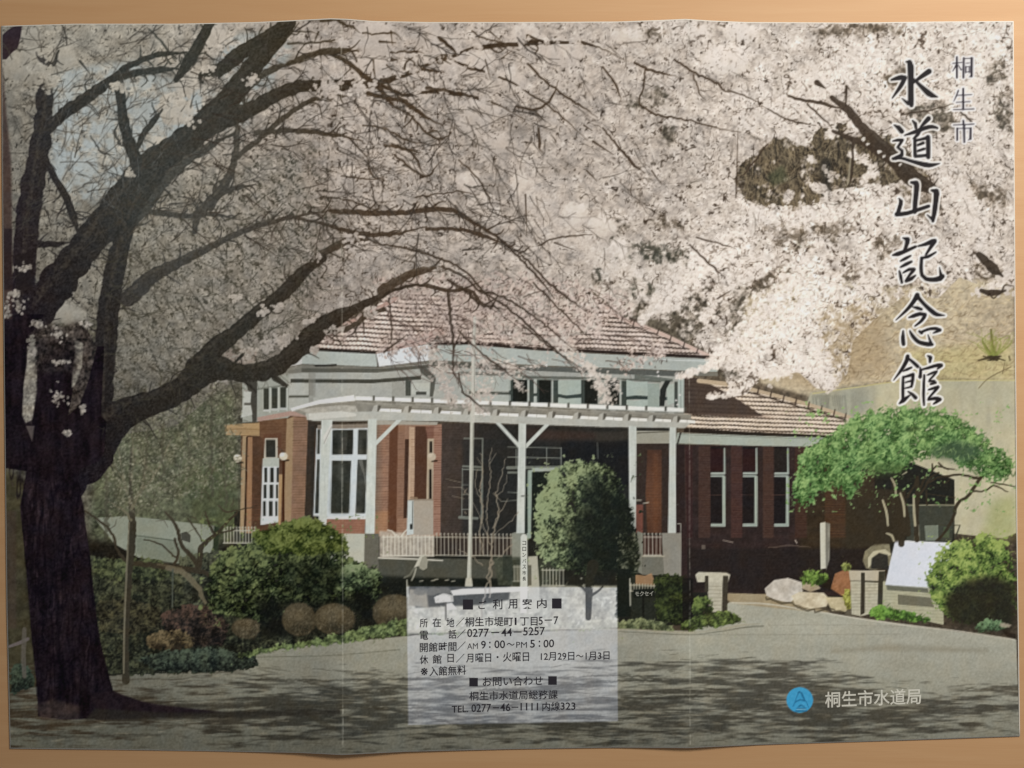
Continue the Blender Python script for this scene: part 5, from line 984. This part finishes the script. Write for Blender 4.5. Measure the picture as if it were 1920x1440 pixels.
q = scatter(26, mask_of('870,600 905,600 905,760 870,760')); stamps(q, rng.uniform(2, 4, len(q)), np.tile(np.float32((172, 162, 156)), (len(q), 1)), 14, .8, 'flower', CB)
# hillside cherry boughs
for s in ('1560,183,9 1590,206,15 1618,240,18 1650,270,22 1680,300,28 1712,335,32 1745,352,22', '1478,180,4 1500,186,5 1540,193,6 1580,205,8', '1587,162,6 1586,200,6', '1562,246,6 1590,258,9 1622,270,12 1670,300,16', '1532,155,10 1548,166,6', '1836,478,12 1858,500,18 1880,518,12', '1800,208,3 1818,225,4 1840,245,3', '1600,268,4 1596,330,5 1590,350,5', '1840,545,8 1860,550,12 1885,545,10', '1440,205,2.5 1480,225,3 1530,235,3', '1514,195,3 1545,225,3 1560,240,4', '1690,215,3 1750,205,2.5 1800,190,2', '1700,320,14 1730,350,16 1760,360,10'):
    bough(s, (52, 48, 43), HT, .93)
for x, y in ((1620, 262), (1650, 285), (1680, 300)): stamps(np.array([(x, y), (x + 8, y + 9)]), [5, 4], np.float32([(196, 192, 186)] * 2), 18, .9, 'flower')
# long twigs drawn in a weeping sweep, over the bloom
tw = (52, 46, 40)
for s in ('660,160,15 700,158,13 735,147,10 768,138,9 800,122,8 830,108,9', '850,105,6 882,92,7 920,86,8 960,84,8 1010,78,8 1050,80,6 1090,80,5 1130,92,4 1170,112,3', '720,162,7 760,178,6 800,172,6 850,175,7 880,180,5 930,196,4 980,222,3', '860,118,5 900,132,4 950,150,4 1000,180,3 1050,215,3 1100,262,3'): bough(s, bark, op=.92)
for cx, cy in ((702, 158), (752, 140), (785, 130), (815, 116), (868, 98), (905, 88), (985, 80), (1030, 80), (1075, 80), (830, 174), (905, 190), (775, 176), (880, 126), (975, 165), (925, 140)):
    k_ = 9; q = np.column_stack([rng.normal(cx, 7, k_), rng.normal(cy, 5, k_)]); yi, xi = at(q); stamps(q, rng.uniform(3, 7, k_), (lum[yi, xi] * (1.03 + rng.normal(0, .05, (k_, 1)))).astype(np.float32), 12, .85, 'flower', CB)
for s in ('680,62,3 705,64,3 740,62,4 752,75,3', '733,58,3 736,85,3', '712,78,5 742,80,5', '745,98,3 775,96,4 795,100,2', '733,98,4 745,100,4', '640,45,4 662,52,4 675,62,3', '600,40,4 632,38,5 660,54,4', '545,60,3 590,60,3 600,66,2', '540,82,4 590,80,4 650,72,3', '597,60,4 590,78,4', '822,70,5 845,88,6 860,104,5', '885,58,3 905,72,3 955,82,4', '878,128,4 905,132,5 908,124,3', '792,130,6 830,136,4 845,150,4', '735,112,7 743,112,7', '700,112,3 703,145,3', '725,122,3 735,132,3', '920,60,3 940,78,3', '940,110,2 960,95,2', '910,112,3 920,150,2', '730,162,5 760,195,4 790,215,3', '800,165,6 840,170,6 875,178,5', '560,118,3 590,108,3', '500,80,4 540,70,3', '990,120,5 1020,150,4 1060,180,4 1090,200,4 1120,220,3', '1130,125,3 1155,160,5 1165,185,4', '1190,118,5 1210,128,5 1270,145,3', '1210,130,3 1206,165,3 1198,190,2.5 1205,200,3 1230,215,4 1290,225,3 1345,240,3 1390,248,2.5', '1265,112,4 1300,135,4 1350,158,4 1360,170,3 1400,180,3 1440,205,3', '1300,140,3 1312,175,2.5 1325,190,2', '968,200,4 1005,205,5 1030,190,4 1048,150,3', '1000,205,4 1020,225,3', '1010,240,4 1012,280,5 1020,288,3', '1095,235,4 1110,245,4', '1130,240,3 1160,275,4 1190,310,6 1210,325,4', '1112,265,4 1150,290,4',
          '1222,320,3 1240,345,4', '1100,320,3 1120,340,4', '1440,270,3 1400,320,3 1380,340,2', '1380,370,3 1384,240,2', '1306,445,3 1360,460,3 1380,467,2', '1295,460,3 1330,495,4 1360,520,3', '985,365,3 988,440,2', '1010,460,3 1050,445,3 1110,440,3', '1040,455,3 1080,470,2', '735,270,4 770,285,5 790,320,4 800,330,3', '680,235,3 720,240,3 760,262,4 800,270,4', '740,290,3 770,315,5 800,330,4 830,300,3', '700,455,3 780,470,4 860,500,4 900,540,4 950,600,4', '830,500,5 870,520,4 900,545,4 950,575,4 1000,620,4 1040,655,3 1090,700,3', '840,525,5 880,550,6 900,570,5 920,575,4 960,580,3', '840,550,6 845,600,5 850,650,4 852,700,3 870,735,3', '860,620,3 900,660,3 940,690,3 980,720,2.5', '900,545,4 950,560,4 1010,600,3 1080,660,3', '980,480,4 1040,540,4 1100,585,4', '940,450,4 990,500,4 1040,560,4', '1000,530,3 1060,590,3 1110,640,2.5', '980,610,3 1030,650,3 1090,690,3', '730,560,3 735,620,3 735,660,2.5', '720,660,4 760,630,4', '860,700,3 868,735,3 880,745,4 910,770,2', '850,655,3 865,620,3', '640,330,3 680,335,3 720,340,2', '690,300,3 700,330,3 730,340,2', '600,370,3 650,375,3 720,400,3', '860,300,3 900,340,3 930,400,3', '780,370,3 850,360,2.5 900,365,2', '1345,560,3 1370,545,2', '980,625,3 1040,630,2'):
    bough(s, tw, op=.85, j=.9, rim=False)
def twigs(n, dens, box, ang, spread, L, w, col, op=.8, p=0):
    for x, y in scatter(n, dens, box):
        a = ang(x, y) + rng.normal(0, spread); l = L * rng.uniform(.4, 1.5); k = max(3, int(l / 9)); pts = [(x, y, w * rng.uniform(.7, 1.3))]; ww = pts[0][2]
        for i in range(k):
            a += rng.normal(0, .13); pts.append((pts[-1][0] + math.cos(a) * l / k, pts[-1][1] + math.sin(a) * l / k, ww * (1 - .6 * (i + 1) / k)))
            if rng.random() < .35:
                b = a + rng.choice([-.5, .5]); r = smask(np.array([pts[-1], (pts[-1][0] + math.cos(b) * l * .25, pts[-1][1] + math.sin(b) * l * .25, ww * .4)]), .6)
                if r: ink(*r, col, p, op * .8)
        r = smask(np.array(pts), .6)
        if r: ink(*r, col, p, op * rng.uniform(.5, 1))
whole = np.clip(flow, 0, 1)
twigs(240, whole, (340, 50, 1010, 470), lambda x, y: .15 + .6 * (x > 600), .55, 58, 2.5, (50, 44, 38), .85)
twigs(150, np.clip(cm + skyk, 0, 1), (15, 50, 420, 420), lambda x, y: -.4, .8, 46, 2.4, (54, 52, 48), .85)
twigs(170, whole, (640, 50, 1200, 640), lambda x, y: .75, .5, 46, 2.2, (74, 67, 60), .75)
twigs(100, whole, (420, 60, 900, 520), lambda x, y: .3, .6, 46, 2.2, (68, 63, 56), .75)
twigs(60, whole, (1100, 60, 1900, 560), lambda x, y: .5, .7, 36, 2.0, (84, 78, 70), .7)
twigs(170, np.clip(cm + skyk, 0, 1), (20, 60, 520, 500), lambda x, y: -.5, .9, 50, 2.2, (60, 57, 52), .75)
twigs(220, np.clip(lowl, 0, 1), (150, 380, 640, 860), lambda x, y: .5, .9, 44, 2.0, (56, 54, 46), .75)
twigs(60, skyk, (90, 130, 330, 390), lambda x, y: 1.5, .3, 50, 1.4, (104, 106, 104), .55)
twigs(70, roofgap, (700, 540, 1200, 700), lambda x, y: .7, .4, 60, 2.0, (74, 62, 56), .8, CT)
# blooms sitting in front of boughs
for cx, cy, k, s in ((470, 150, 16, 14), (620, 165, 60, 26), (672, 165, 26, 14), (640, 80, 14, 10), (690, 190, 20, 12), (390, 130, 16, 12), (245, 325, 10, 8), (215, 160, 10, 8), (60, 640, 8, 8), (410, 90, 26, 16), (560, 690, 0, 5), (575, 605, 8, 5), (588, 602, 5, 3), (590, 660, 10, 8), (640, 572, 6, 5), (500, 648, 22, 14), (530, 640, 26, 18), (470, 660, 16, 14), (840, 150, 30, 20), (440, 560, 14, 10), (495, 585, 16, 10), (520, 575, 14, 8), (100, 150, 16, 14), (70, 130, 26, 18), (330, 190, 24, 16), (350, 225, 20, 14)):
    if not k: continue
    q = np.column_stack([rng.normal(cx, s * .6, k), rng.normal(cy, s * .45, k)]); yi, xi = at(q); stamps(q, rng.uniform(3, 6, k), (lum[yi, xi] * (1.05 + rng.normal(0, .05, (k, 1)))).astype(np.float32), 14, .9, 'flower', CB)
# ---------------------------------------------------------------- lettering painted as brush strokes, panel, emblem
TL, TH, SL_ = pid('title_lettering'), pid('title_outline'), pid('city_name_lettering')
def Z(s, ox, oy, k=4.0):
    return [[(ox + x / k, oy + y / k, w / k) for x, y, w in P(t)] for t in s.split('|')]
T1 = Z('238,103,10 262,108,30 270,140,38 271,220,36 271,320,34 272,400,34 276,432,22|276,420,26 250,415,22 205,378,5|125,240,12 165,228,24 205,220,30 228,224,22|228,222,24 196,285,24 132,376,7|408,175,32 350,215,24 288,262,10|292,232,12 345,285,24 405,340,36 430,355,30 472,368,7|'
       '146,578,8 180,598,28 202,625,30 206,634,10|284,545,10 305,568,22 310,600,16|405,528,28 375,560,22 345,592,10|225,655,8 300,630,22 380,600,24 430,590,22 470,600,14|350,595,18 322,650,20 290,680,9|302,685,18 302,750,20 304,812,20|302,695,14 350,685,16 398,672,20|400,668,26 402,740,26 402,820,24|325,728,14 365,712,18|325,772,14 372,756,16|315,812,18 385,806,18|'
       '136,698,8 175,690,18 208,690,18 190,720,16 172,745,14 205,770,18 205,800,20 160,825,24|138,830,18 200,826,18 280,850,20 380,876,30 430,878,22 488,866,5|'
       '275,1008,16 312,1014,32 312,1080,30 305,1150,28 300,1228,26|182,1128,8 198,1150,22 186,1200,24 172,1242,22|165,1248,26 240,1240,24 320,1215,22 405,1186,20|428,1068,14 462,1076,34 458,1150,30 448,1230,28 436,1298,18|438,1290,20 395,1252,7', 1640, 90)
T2 = Z('212,64,8 246,76,30 238,120,22 222,165,18|136,194,10 170,186,26 240,160,20 306,130,16|194,238,10 232,218,18 270,198,10|194,284,10 235,262,20 276,242,14|186,312,10 194,350,20 204,400,14|215,325,10 260,300,18 296,300,20 268,335,16 236,378,10|235,388,18 275,370,22 306,346,10|'
       '326,126,10 380,112,20 430,92,28 450,86,26|448,92,26 420,135,20 384,190,12|350,215,14 400,205,18 458,172,10|352,215,18 348,290,20 356,345,22 385,372,24 440,378,26 490,368,32 510,352,26|502,358,24 492,320,14 486,286,6|'
       '320,494,30 290,545,24 240,605,18 158,682,5|318,500,24 370,560,22 430,615,28 465,638,24 526,646,5|286,582,8 320,590,22 352,600,16|256,662,8 290,650,22 340,634,22 378,640,22 352,685,18 302,726,9|214,762,10 212,810,22 216,860,24|264,762,10 285,800,22 330,845,24 400,862,26 432,864,18|426,860,18 410,820,12 400,790,5|336,766,16 352,778,18|348,772,14 400,750,16 460,744,20 490,755,20 440,778,8|'
       '248,952,24 240,985,24 200,1055,18 142,1132,5|256,970,14 290,998,20 322,1028,22|214,1064,8 245,1050,16 276,1036,12|212,1110,10 250,1100,16 280,1090,18|214,1108,14 212,1180,18 212,1270,18|288,1088,20 284,1140,18 276,1180,14|232,1148,8 268,1138,12|230,1192,8 276,1180,12|186,1306,10 212,1285,26 262,1246,9|250,1216,8 285,1240,20 306,1262,24|'
       '398,948,10 418,962,24 414,995,14|342,1036,8 345,1070,18 340,1108,20|352,1052,10 400,1040,16 460,1022,20 500,1020,22 470,1048,8|372,1095,14 368,1180,16 366,1250,16 370,1318,12|398,1092,10 440,1074,14 466,1066,12 440,1100,12 412,1128,10|408,1140,12 445,1138,16 456,1150,16 420,1162,12|404,1204,10 440,1192,16 476,1182,18 440,1226,14 404,1266,10|402,1278,14 450,1268,20 490,1275,22 460,1298,16 440,1310,8', 1640, 430)
for st in T1 + T2:
    m = smask(smooth([(x, y, w * 1.16 + 7.8) for x, y, w in st], 3), .9); ink(*m, (224, 220, 214), TH, .97)
for st in T1 + T2: stroke([(x, y, w * 1.2 + .5) for x, y, w in st], (34, 31, 33), TL, 1)
S1 = Z('617,68,12 617,222,13|584,116,6 655,108,6|612,125,9 600,150,8 584,176,4|626,128,5 650,165,9|668,76,13 666,222,13|668,80,6 735,76,6|728,76,15 727,212,15|727,212,12 708,216,4|686,114,5 712,112,5|684,138,8 684,184,8|711,138,8 711,184,8|684,141,5 712,140,5|684,180,5 712,179,5|'
       '628,318,9 610,365,8 592,402,4|616,356,6 728,350,6|612,408,6 716,402,6|664,305,13 664,460,14|590,463,6 744,457,8|'
       '664,545,13 668,572,12|590,578,7 745,571,7|619,602,12 619,690,12|619,604,6 720,602,6|720,602,14 718,682,15|716,684,10 700,690,4|670,578,14 672,706,13', 1640, 90)
for st in S1:
    m = smask(np.array([(x, y, w * 1.1 + 6.5) for x, y, w in st]), .9); ink(*m, (220, 217, 216), SL_, .95)
for st in S1: stroke([(x, y, w * 1.15) for x, y, w in st], (42, 38, 46), SL_, 1)
# pale information panel screened over the picture
IP = pid('information_panel'); r = cover(P('763,1100 1158,1102 1159,1353 766,1360')); y0, x0, m = r
sl = (slice(y0, y0 + m.shape[0]), slice(x0, x0 + m.shape[1])); src = C[sl].copy(); g = src.mean(-1, keepdims=True)
new = (src * .6 + g * .4) * .88 + np.array((43, 45, 50), np.float32) + 4 * N40[sl][..., None]; C[sl] += (new - src) * m[..., None]; ID[sl][m > .5] = IP
# emblem of the water bureau
EM = pid('emblem'); poly(ell(1500, 1313, 25, 24, 40), (58, 130, 166), EM)
dk = (34, 84, 116)
for s in ('1496,1299,1.5 1499,1297,2.4 1503,1300,3 1506,1307,3 1509,1314,2', '1491,1316,1.5 1500,1312,2.4 1511,1315,1.8', '1498,1298,1.6 1494,1306,1.2 1491,1315,1', '1487,1325,1.4 1490,1318,1.4 1493,1316,1.2', '1512,1316,1.2 1516,1326,1.4', '1497,1325,2 1502,1322,2.6 1508,1325,2', '1494,1328,2 1511,1328,2.2', '1492,1333,2.6 1512,1333,2.6'): stroke(s, dk, EM, .9)
stroke('1494,1330.5,1.4 1511,1330.5,1.4', (136, 160, 170), EM, .8)
# worn fold lines
for x, y0_, y1_, o in ((640, 45, 1412, .35), (1293, 40, 1399, .30)):
    xx = x + (0 if x < 1000 else -2)
    pts = [(xx + (y - y0_) / (y1_ - y0_) * 3, y, 1.3) for y in range(y0_, y1_, 12)]
    m = smask(np.array(pts), .7); mm = m[2] * np.clip(.45 + N5[m[0]:m[0] + m[2].shape[0], m[1]:m[1] + m[2].shape[1]] * .9 + (np.arange(m[0], m[0] + m[2].shape[0])[:, None] > 700) * .3, 0, 1)
    ink(m[0], m[1], mm, (186, 184, 170), 0, o * 1.5)
# the faint grain of a halftone print seen by a phone
C += N2[..., None] * 2.4 + noise(2.6, seed=91)[..., None] * 1.6 + N5[..., None] * 1.2 + noise(16, seed=92)[..., None] * np.float32((.8, 0, -.9))
# crisp halos of the print's own sharpening
Bq = C.copy()
for r_ in (1, 2):
    for ax in (0, 1): Bq = (np.roll(Bq, r_, ax) + np.roll(Bq, -r_, ax) + 2 * Bq) / 4
C = Bq * .25 + C * .75 + np.clip(C - Bq, -26, 26) * .75
LIGHT = [-0.2317, 0.3995, -0.2994, -0.038, -0.1, -0.0168, -0.0441, 0.005, -0.0002, 0.0127]
BLACK = 0.004
# ================================================================ the leaflet: folded sheet and its print
def lin(c):
    c = np.clip(c, 0, 255) / 255.; return np.where(c <= .04045, c / 12.92, ((c + .055) / 1.055) ** 2.4)
def sheet_z(x, y):
    """height of the paper over the table (m) at photo pixel x, y: two raised folds, slightly lifted edges"""
    x = np.asarray(x, float); y = np.asarray(y, float)
    f = lambda c, w: np.sqrt(1 + ((x - c) / w) ** 2)
    z = .0026 * np.exp(1 - f(641, 60) ** .9) + .0018 * np.exp(1 - f(1293, 50) ** .9)
    z += .00015 * np.sin(x / 140. + 1.1) + .00018
    z += .0010 * np.clip((x - 1780) / 125., 0, 1) ** 2 * np.clip((300 - y) / 260., 0, 1)
    return z + .0003
EDGE_T = np.array([(4, 50), (140, 46), (330, 46), (480, 43), (560, 39), (620, 36), (650, 37), (700, 41), (800, 43), (960, 43), (1160, 42), (1240, 39), (1285, 37), (1330, 40), (1400, 43), (1600, 44), (1750, 42), (1899, 41)], float)
EDGE_B = np.array([(20, 1402), (200, 1404), (400, 1407), (560, 1410), (641, 1414), (760, 1408), (960, 1403), (1150, 1400), (1293, 1401), (1420, 1395), (1650, 1388), (1911, 1379)], float)
EDGE_L = np.array([(4, 50), (5, 300), (9, 700), (14, 1150), (20, 1402)], float)
EDGE_R = np.array([(1899, 41), (1902, 500), (1906, 1000), (1911, 1379)], float)
def grid(nx, ny, grow=0.0):
    u = np.linspace(0, 1, nx + 1)[None]; v = np.linspace(0, 1, ny + 1)[:, None]
    xl = np.interp(v * 1360 + 46, EDGE_L[:, 1], EDGE_L[:, 0]) - grow; xr = np.interp(v * 1342 + 40, EDGE_R[:, 1], EDGE_R[:, 0]) + grow
    x = xl + (xr - xl) * u
    yt = np.interp(x, EDGE_T[:, 0], EDGE_T[:, 1]) - grow; yb = np.interp(x, EDGE_B[:, 0], EDGE_B[:, 1]) + grow
    return x, yt + (yb - yt) * v
def place(x, y, dz=0.0):
    """photo pixel -> point on the raised sheet (the photo shows it along the camera's ray)"""
    z = sheet_z(x, y) + dz; k = 1 - z / HC
    return np.stack([(np.asarray(x, float) - 960) * S * k, (720 - np.asarray(y, float)) * S * k, z], -1)
def mesh_from(name, co, quads, m, col=None):
    me = bpy.data.meshes.new(name); me.vertices.add(len(co)); me.vertices.foreach_set('co', co.astype(np.float32).ravel())
    n = len(quads); me.loops.add(n * 4); me.loops.foreach_set('vertex_index', quads.astype(np.int32).ravel())
    me.polygons.add(n); me.polygons.foreach_set('loop_start', np.arange(0, n * 4, 4, dtype=np.int32))
    try: me.polygons.foreach_set('loop_total', np.full(n, 4, np.int32))
    except Exception: pass
    me.update(calc_edges=True)
    if col is not None:
        a = me.color_attributes.new('ink', 'FLOAT_COLOR', 'POINT'); a.data.foreach_set('color', np.hstack([col, np.ones((len(col), 1))]).astype(np.float32).ravel())
    me.materials.append(m); me.shade_smooth(); return me
leaf = link(bpy.data.objects.new('leaflet', None)); leaf.empty_display_size = .02
tag(leaf, 'tri-fold leaflet printed with a brick museum under cherry blossom, opened flat on the wooden table', 'leaflet')
# the paper itself: both faces and edge
nx, ny = 240, 90
x, y = grid(nx, ny, 1.6); top = place(x, y, -.00006).reshape(-1, 3); bot = top.copy(); bot[:, 2] -= .00022
I = np.arange((nx + 1) * (ny + 1)).reshape(ny + 1, nx + 1); o = len(top)
q1 = np.stack([I[1:, :-1], I[1:, 1:], I[:-1, 1:], I[:-1, :-1]], -1).reshape(-1, 4); q2 = q1[:, ::-1] + o
ring = np.concatenate([I[0, :-1], I[:-1, -1], I[-1, :0:-1], I[:0:-1, 0]]); nxt = np.roll(ring, -1)
q3 = np.stack([ring, nxt, nxt + o, ring + o], -1)
ps = link(bpy.data.objects.new('paper_sheet', mesh_from('paper_sheet', np.vstack([top, bot]), np.vstack([q1, q2, q3]), mp_)), leaf)
# light falling on the print, measured once, so that ink colours are those of the paper and not of the shading
def light(x, y):
    u = (np.asarray(x, float) - 960) / 960; v = (np.asarray(y, float) - 720) / 720
    t = np.stack([u * 0 + 1, u, v, u * u, u * v, v * v, u ** 3, u * u * v, u * v * v, v ** 3], -1)
    return np.exp(t @ np.array(LIGHT))
nx, ny = 960, 690
x, y = grid(nx, ny)
co = place(x, y).reshape(-1, 3)
# phone-lens softness of the print screen: average the painted pixels round every grid point
Cs = C * 1.17 - 6; Cs = np.where(Cs > 205, 205 + (Cs - 205) * .72, Cs)   # press gain of the print
for ax in (0, 1):
    Cs = (np.roll(Cs, 1, ax) + np.roll(Cs, -1, ax) + 3 * Cs) / 5
Cs = np.clip(Cs, 3, 238)
xi = np.clip(x, 0, W - 1.01); yi = np.clip(y, 0, H - 1.01); x0 = xi.astype(int); y0 = yi.astype(int); fx = (xi - x0)[..., None]; fy = (yi - y0)[..., None]
cc = (Cs[y0, x0] * (1 - fx) + Cs[y0, x0 + 1] * fx) * (1 - fy) + (Cs[y0 + 1, x0] * (1 - fx) + Cs[y0 + 1, x0 + 1] * fx) * fy
alb = np.clip(lin(cc) / light(x, y)[..., None] - BLACK, .002, .95).reshape(-1, 3)
I = np.arange((nx + 1) * (ny + 1)).reshape(ny + 1, nx + 1)
quads = np.stack([I[1:, :-1], I[1:, 1:], I[:-1, 1:], I[:-1, :-1]], -1).reshape(-1, 4)
xc = (x[:-1, :-1] + x[1:, 1:]) / 2; yc = (y[:-1, :-1] + y[1:, 1:]) / 2
fid = ID[np.clip(yc.astype(int), 0, H - 1), np.clip(xc.astype(int), 0, W - 1)].ravel(); fid[fid == 0] = WOOD
objs = {}
def part_of(nm, me=None):
    o = bpy.data.objects.new(nm, me); return o
for k in range(1, len(PARTS)):
    sel = quads[fid == k]
    if not len(sel): continue
    nm = PARTS[k].split('#')[0].split('/'); used = np.unique(sel); remap = np.zeros(len(co), np.int64); remap[used] = np.arange(len(used))
    me = mesh_from(nm[-1], co[used], remap[sel], mi, alb[used])
    if len(nm) == 1: o_ = link(bpy.data.objects.new(nm[0], me), leaf); objs.setdefault(nm[0], o_)
    else:
        if nm[0] not in objs: objs[nm[0]] = link(bpy.data.objects.new(nm[0], None), leaf); objs[nm[0]].empty_display_size = .01
        link(bpy.data.objects.new(nm[-1], me), objs[nm[0]])

for o_ in bpy.data.objects:
    if o_.name.split('.')[0] in ('printed_woodland', 'blossom', 'printed_ground_cover', 'printed_flower_bed'): o_['kind'] = 'stuff'
LB = {'printed_sky': 'pale blue sky printed between the upper left boughs', 'printed_woodland': 'dim woodland printed behind the blossom', 'printed_hillside': 'dry grassy slope printed at the right edge',
 'printed_retaining_wall': 'pale concrete wall printed behind the spreading pine', 'printed_road': 'grey forecourt with tree shadows printed across the bottom', 'printed_museum': 'brick museum with tiled roof, pale upper storey and white pergola, printed in the middle',
 'printed_cherry_tree': 'old cherry tree with dark trunk and arching flowering boughs, printed at the left', 'printed_hillside_cherry': 'white flowering cherry printed above the slope at the upper right', 'printed_pine_tree': 'bright green spreading pine printed beside the right wing',
 'printed_osmanthus_tree': 'dark green rounded tree printed before the entrance', 'printed_round_bush': 'large rounded green bush printed left of the terrace', 'printed_azalea_bush': 'green bush printed at the right edge beside the tilted board', 'printed_noticeboard': 'tilted pale board on a stone plinth, printed at the right',
 'printed_flagpole': 'thin white flagpole printed before the porch', 'printed_name_post': 'white post with vertical writing printed above the panel', 'printed_square_post': 'pale square post printed among the rocks', 'information_panel': 'pale translucent panel with opening hours and telephone numbers in Japanese',
 'title_lettering': 'large black brush characters reading downwards', 'title_outline': 'white outline round the large brush characters', 'city_name_lettering': 'small black characters beside the title', 'emblem': 'round blue emblem beside white characters', 'publisher_lettering': 'white characters beside the blue emblem',
 'paper_sheet': 'white coated paper with two raised folds', 'printed_plant_label': 'small dark label with white writing', 'printed_bare_shrub': 'leafless pale shrub printed beside the flagpole', 'printed_sapling': 'slim bare tree printed right of the great trunk'}
for o_ in leaf.children:
    if o_.name in LB: o_['label'] = LB[o_.name]
# ---------------------------------------------------------------- small type, set as thin ink glyphs
inkd = ink_mat('black_ink', (.030, .027, .034)); inkw = ink_mat('white_ink', (.66, .64, .55)); inkg = ink_mat('sign_ink', (.055, .055, .05)); inks = ink_mat('sign_white_ink', (.42, .42, .36))
def type_line(name, parent, text, x0, x1, ya, yb, h, m, dz=.00004, bold=.012):
    """text fitted between photo x0..x1, centre line from ya (left) to yb (right), glyph height h px"""
    cu = bpy.data.curves.new(name, 'FONT'); cu.body = text; cu.resolution_u = 3; cu.offset = bold; t = bpy.data.objects.new(name, cu); scn.collection.objects.link(t)
    bpy.context.view_layer.update()
    me = bpy.data.meshes.new_from_object(t.evaluated_get(bpy.context.evaluated_depsgraph_get())); bpy.data.objects.remove(t); bpy.data.curves.remove(cu)
    n = len(me.vertices)
    if not n: return None
    v = np.zeros(n * 3); me.vertices.foreach_get('co', v); v = v.reshape(-1, 3)
    a, b_ = v[:, 0].min(), v[:, 0].max(); c, d = v[:, 1].min(), v[:, 1].max(); u = (v[:, 0] - a) / (b_ - a)
    px = x0 + (x1 - x0) * u; py = ya + (yb - ya) * u - ((v[:, 1] - (c + d) / 2) / (d - c)) * h
    me.vertices.foreach_set('co', place(px, py, dz).astype(np.float32).ravel()); me.update(); me.name = name; me.materials.clear(); me.materials.append(m)
    return link(bpy.data.objects.new(name, me), parent)
def block(name, parent, x0, y0, x1, y1, m):
    v = place(np.array([x0, x1, x1, x0]), np.array([y1, y1, y0, y0]), .00004)
    return link(bpy.data.objects.new(name, mesh_from(name, v, np.array([[0, 1, 2, 3]]), m)), parent)
ipo = objs['information_panel']
for q in ((868, 1124, 887, 1143), (1035, 1122, 1053, 1141), (880, 1271, 896, 1287), (1028, 1268, 1044, 1284)): block('square_bullet', ipo, *q, inkd)
for tx, a, b_, ya, yb, h in (
    ('ご', 897, 912, 1134, 1134, 16), ('利', 924, 942, 1133, 1133, 19), ('用', 953, 970, 1133, 1132, 18), ('案', 979, 998, 1132, 1132, 19), ('内', 1007, 1025, 1132, 1131, 18),
    ('所', 787, 802, 1168, 1168, 17), ('在', 811, 827, 1167, 1167, 17), ('地', 837, 852, 1167, 1167, 17), ('／', 855, 871, 1166, 1166, 17), ('桐生市堤町', 872, 962, 1166, 1165, 18), ('1', 965, 968.6, 1165, 1165, 14), ('丁目', 975, 1008, 1165, 1165, 16), ('5－7', 1010, 1047, 1164, 1163, 15),
    ('電', 787, 803, 1191, 1191, 17), ('話', 841, 856, 1189, 1189, 17), ('／', 857, 873, 1188, 1188, 17), ('0277', 876, 917, 1187, 1186, 15.5), ('－', 921, 936, 1186, 1186, 2), ('44', 940, 960, 1186, 1185, 15), ('－', 963, 978, 1185, 1185, 2), ('5257', 981, 1022, 1184, 1183, 15.5),
    ('開館時間', 787, 856, 1214, 1212, 18), ('／', 857, 873, 1211, 1211, 17), ('AM', 876, 896, 1212, 1211, 11), ('9', 902, 911, 1209, 1209, 15), (':', 917, 920, 1209, 1209, 12), ('00', 927, 947, 1208, 1208, 15), ('～', 950, 965, 1208, 1208, 5), ('PM', 968, 988, 1209, 1209, 11), ('5', 994, 1003, 1207, 1207, 15), (':', 1010, 1013, 1207, 1207, 12), ('00', 1019, 1039, 1207, 1206, 15),
    ('休', 787, 803, 1237, 1237, 17), ('館', 811, 828, 1236, 1236, 17), ('日', 839, 851, 1234, 1234, 16), ('／', 855, 871, 1234, 1234, 17), ('月曜日', 874, 921, 1234, 1233, 17), ('・', 931, 935, 1232, 1232, 4), ('火曜日', 943, 992, 1232, 1231, 18), ('12月29日', 1014, 1077, 1231, 1230, 16), ('～', 1080, 1094, 1230, 1230, 5), ('1月3日', 1098, 1143, 1230, 1229, 16),
    ('※', 789, 802, 1259, 1259, 14), ('入館無料', 805, 874, 1259, 1256, 18),
    ('お問い合わせ', 905, 1018, 1278, 1276, 18), ('桐生市水道局総務課', 880, 1046, 1305, 1302, 17), ('TEL.', 847, 878, 1330, 1329, 13), ('0277', 884, 921, 1328, 1327, 15), ('－', 924, 936, 1327, 1327, 2), ('46', 938, 957, 1326, 1326, 15), ('－', 959, 972, 1326, 1326, 2), ('1111', 976, 1009, 1325, 1325, 14), ('内線', 1017, 1050, 1325, 1324, 17), ('323', 1051, 1079, 1324, 1324, 14)):
    type_line('lettering', ipo, tx, a, b_, ya, yb, h, inkd, bold=0 if tx in ('1', 'AM', 'PM') else .012)
pb = type_line('publisher_lettering', leaf, '桐生市水道局', 1547, 1727, 1312, 1305, 30, inkw)
for i, ch in enumerate('コロンバス市長'):
    type_line('lettering', objs['printed_name_post'], ch, 979.5, 986.5, 1018 + i * 11.2, 1018 + i * 11.2, 7.5, inkg)
type_line('lettering', objs['printed_plant_label'], 'モクセイ', 1191, 1225, 1113.5, 1112.5, 9, inks)

pb['label'] = LB['publisher_lettering']
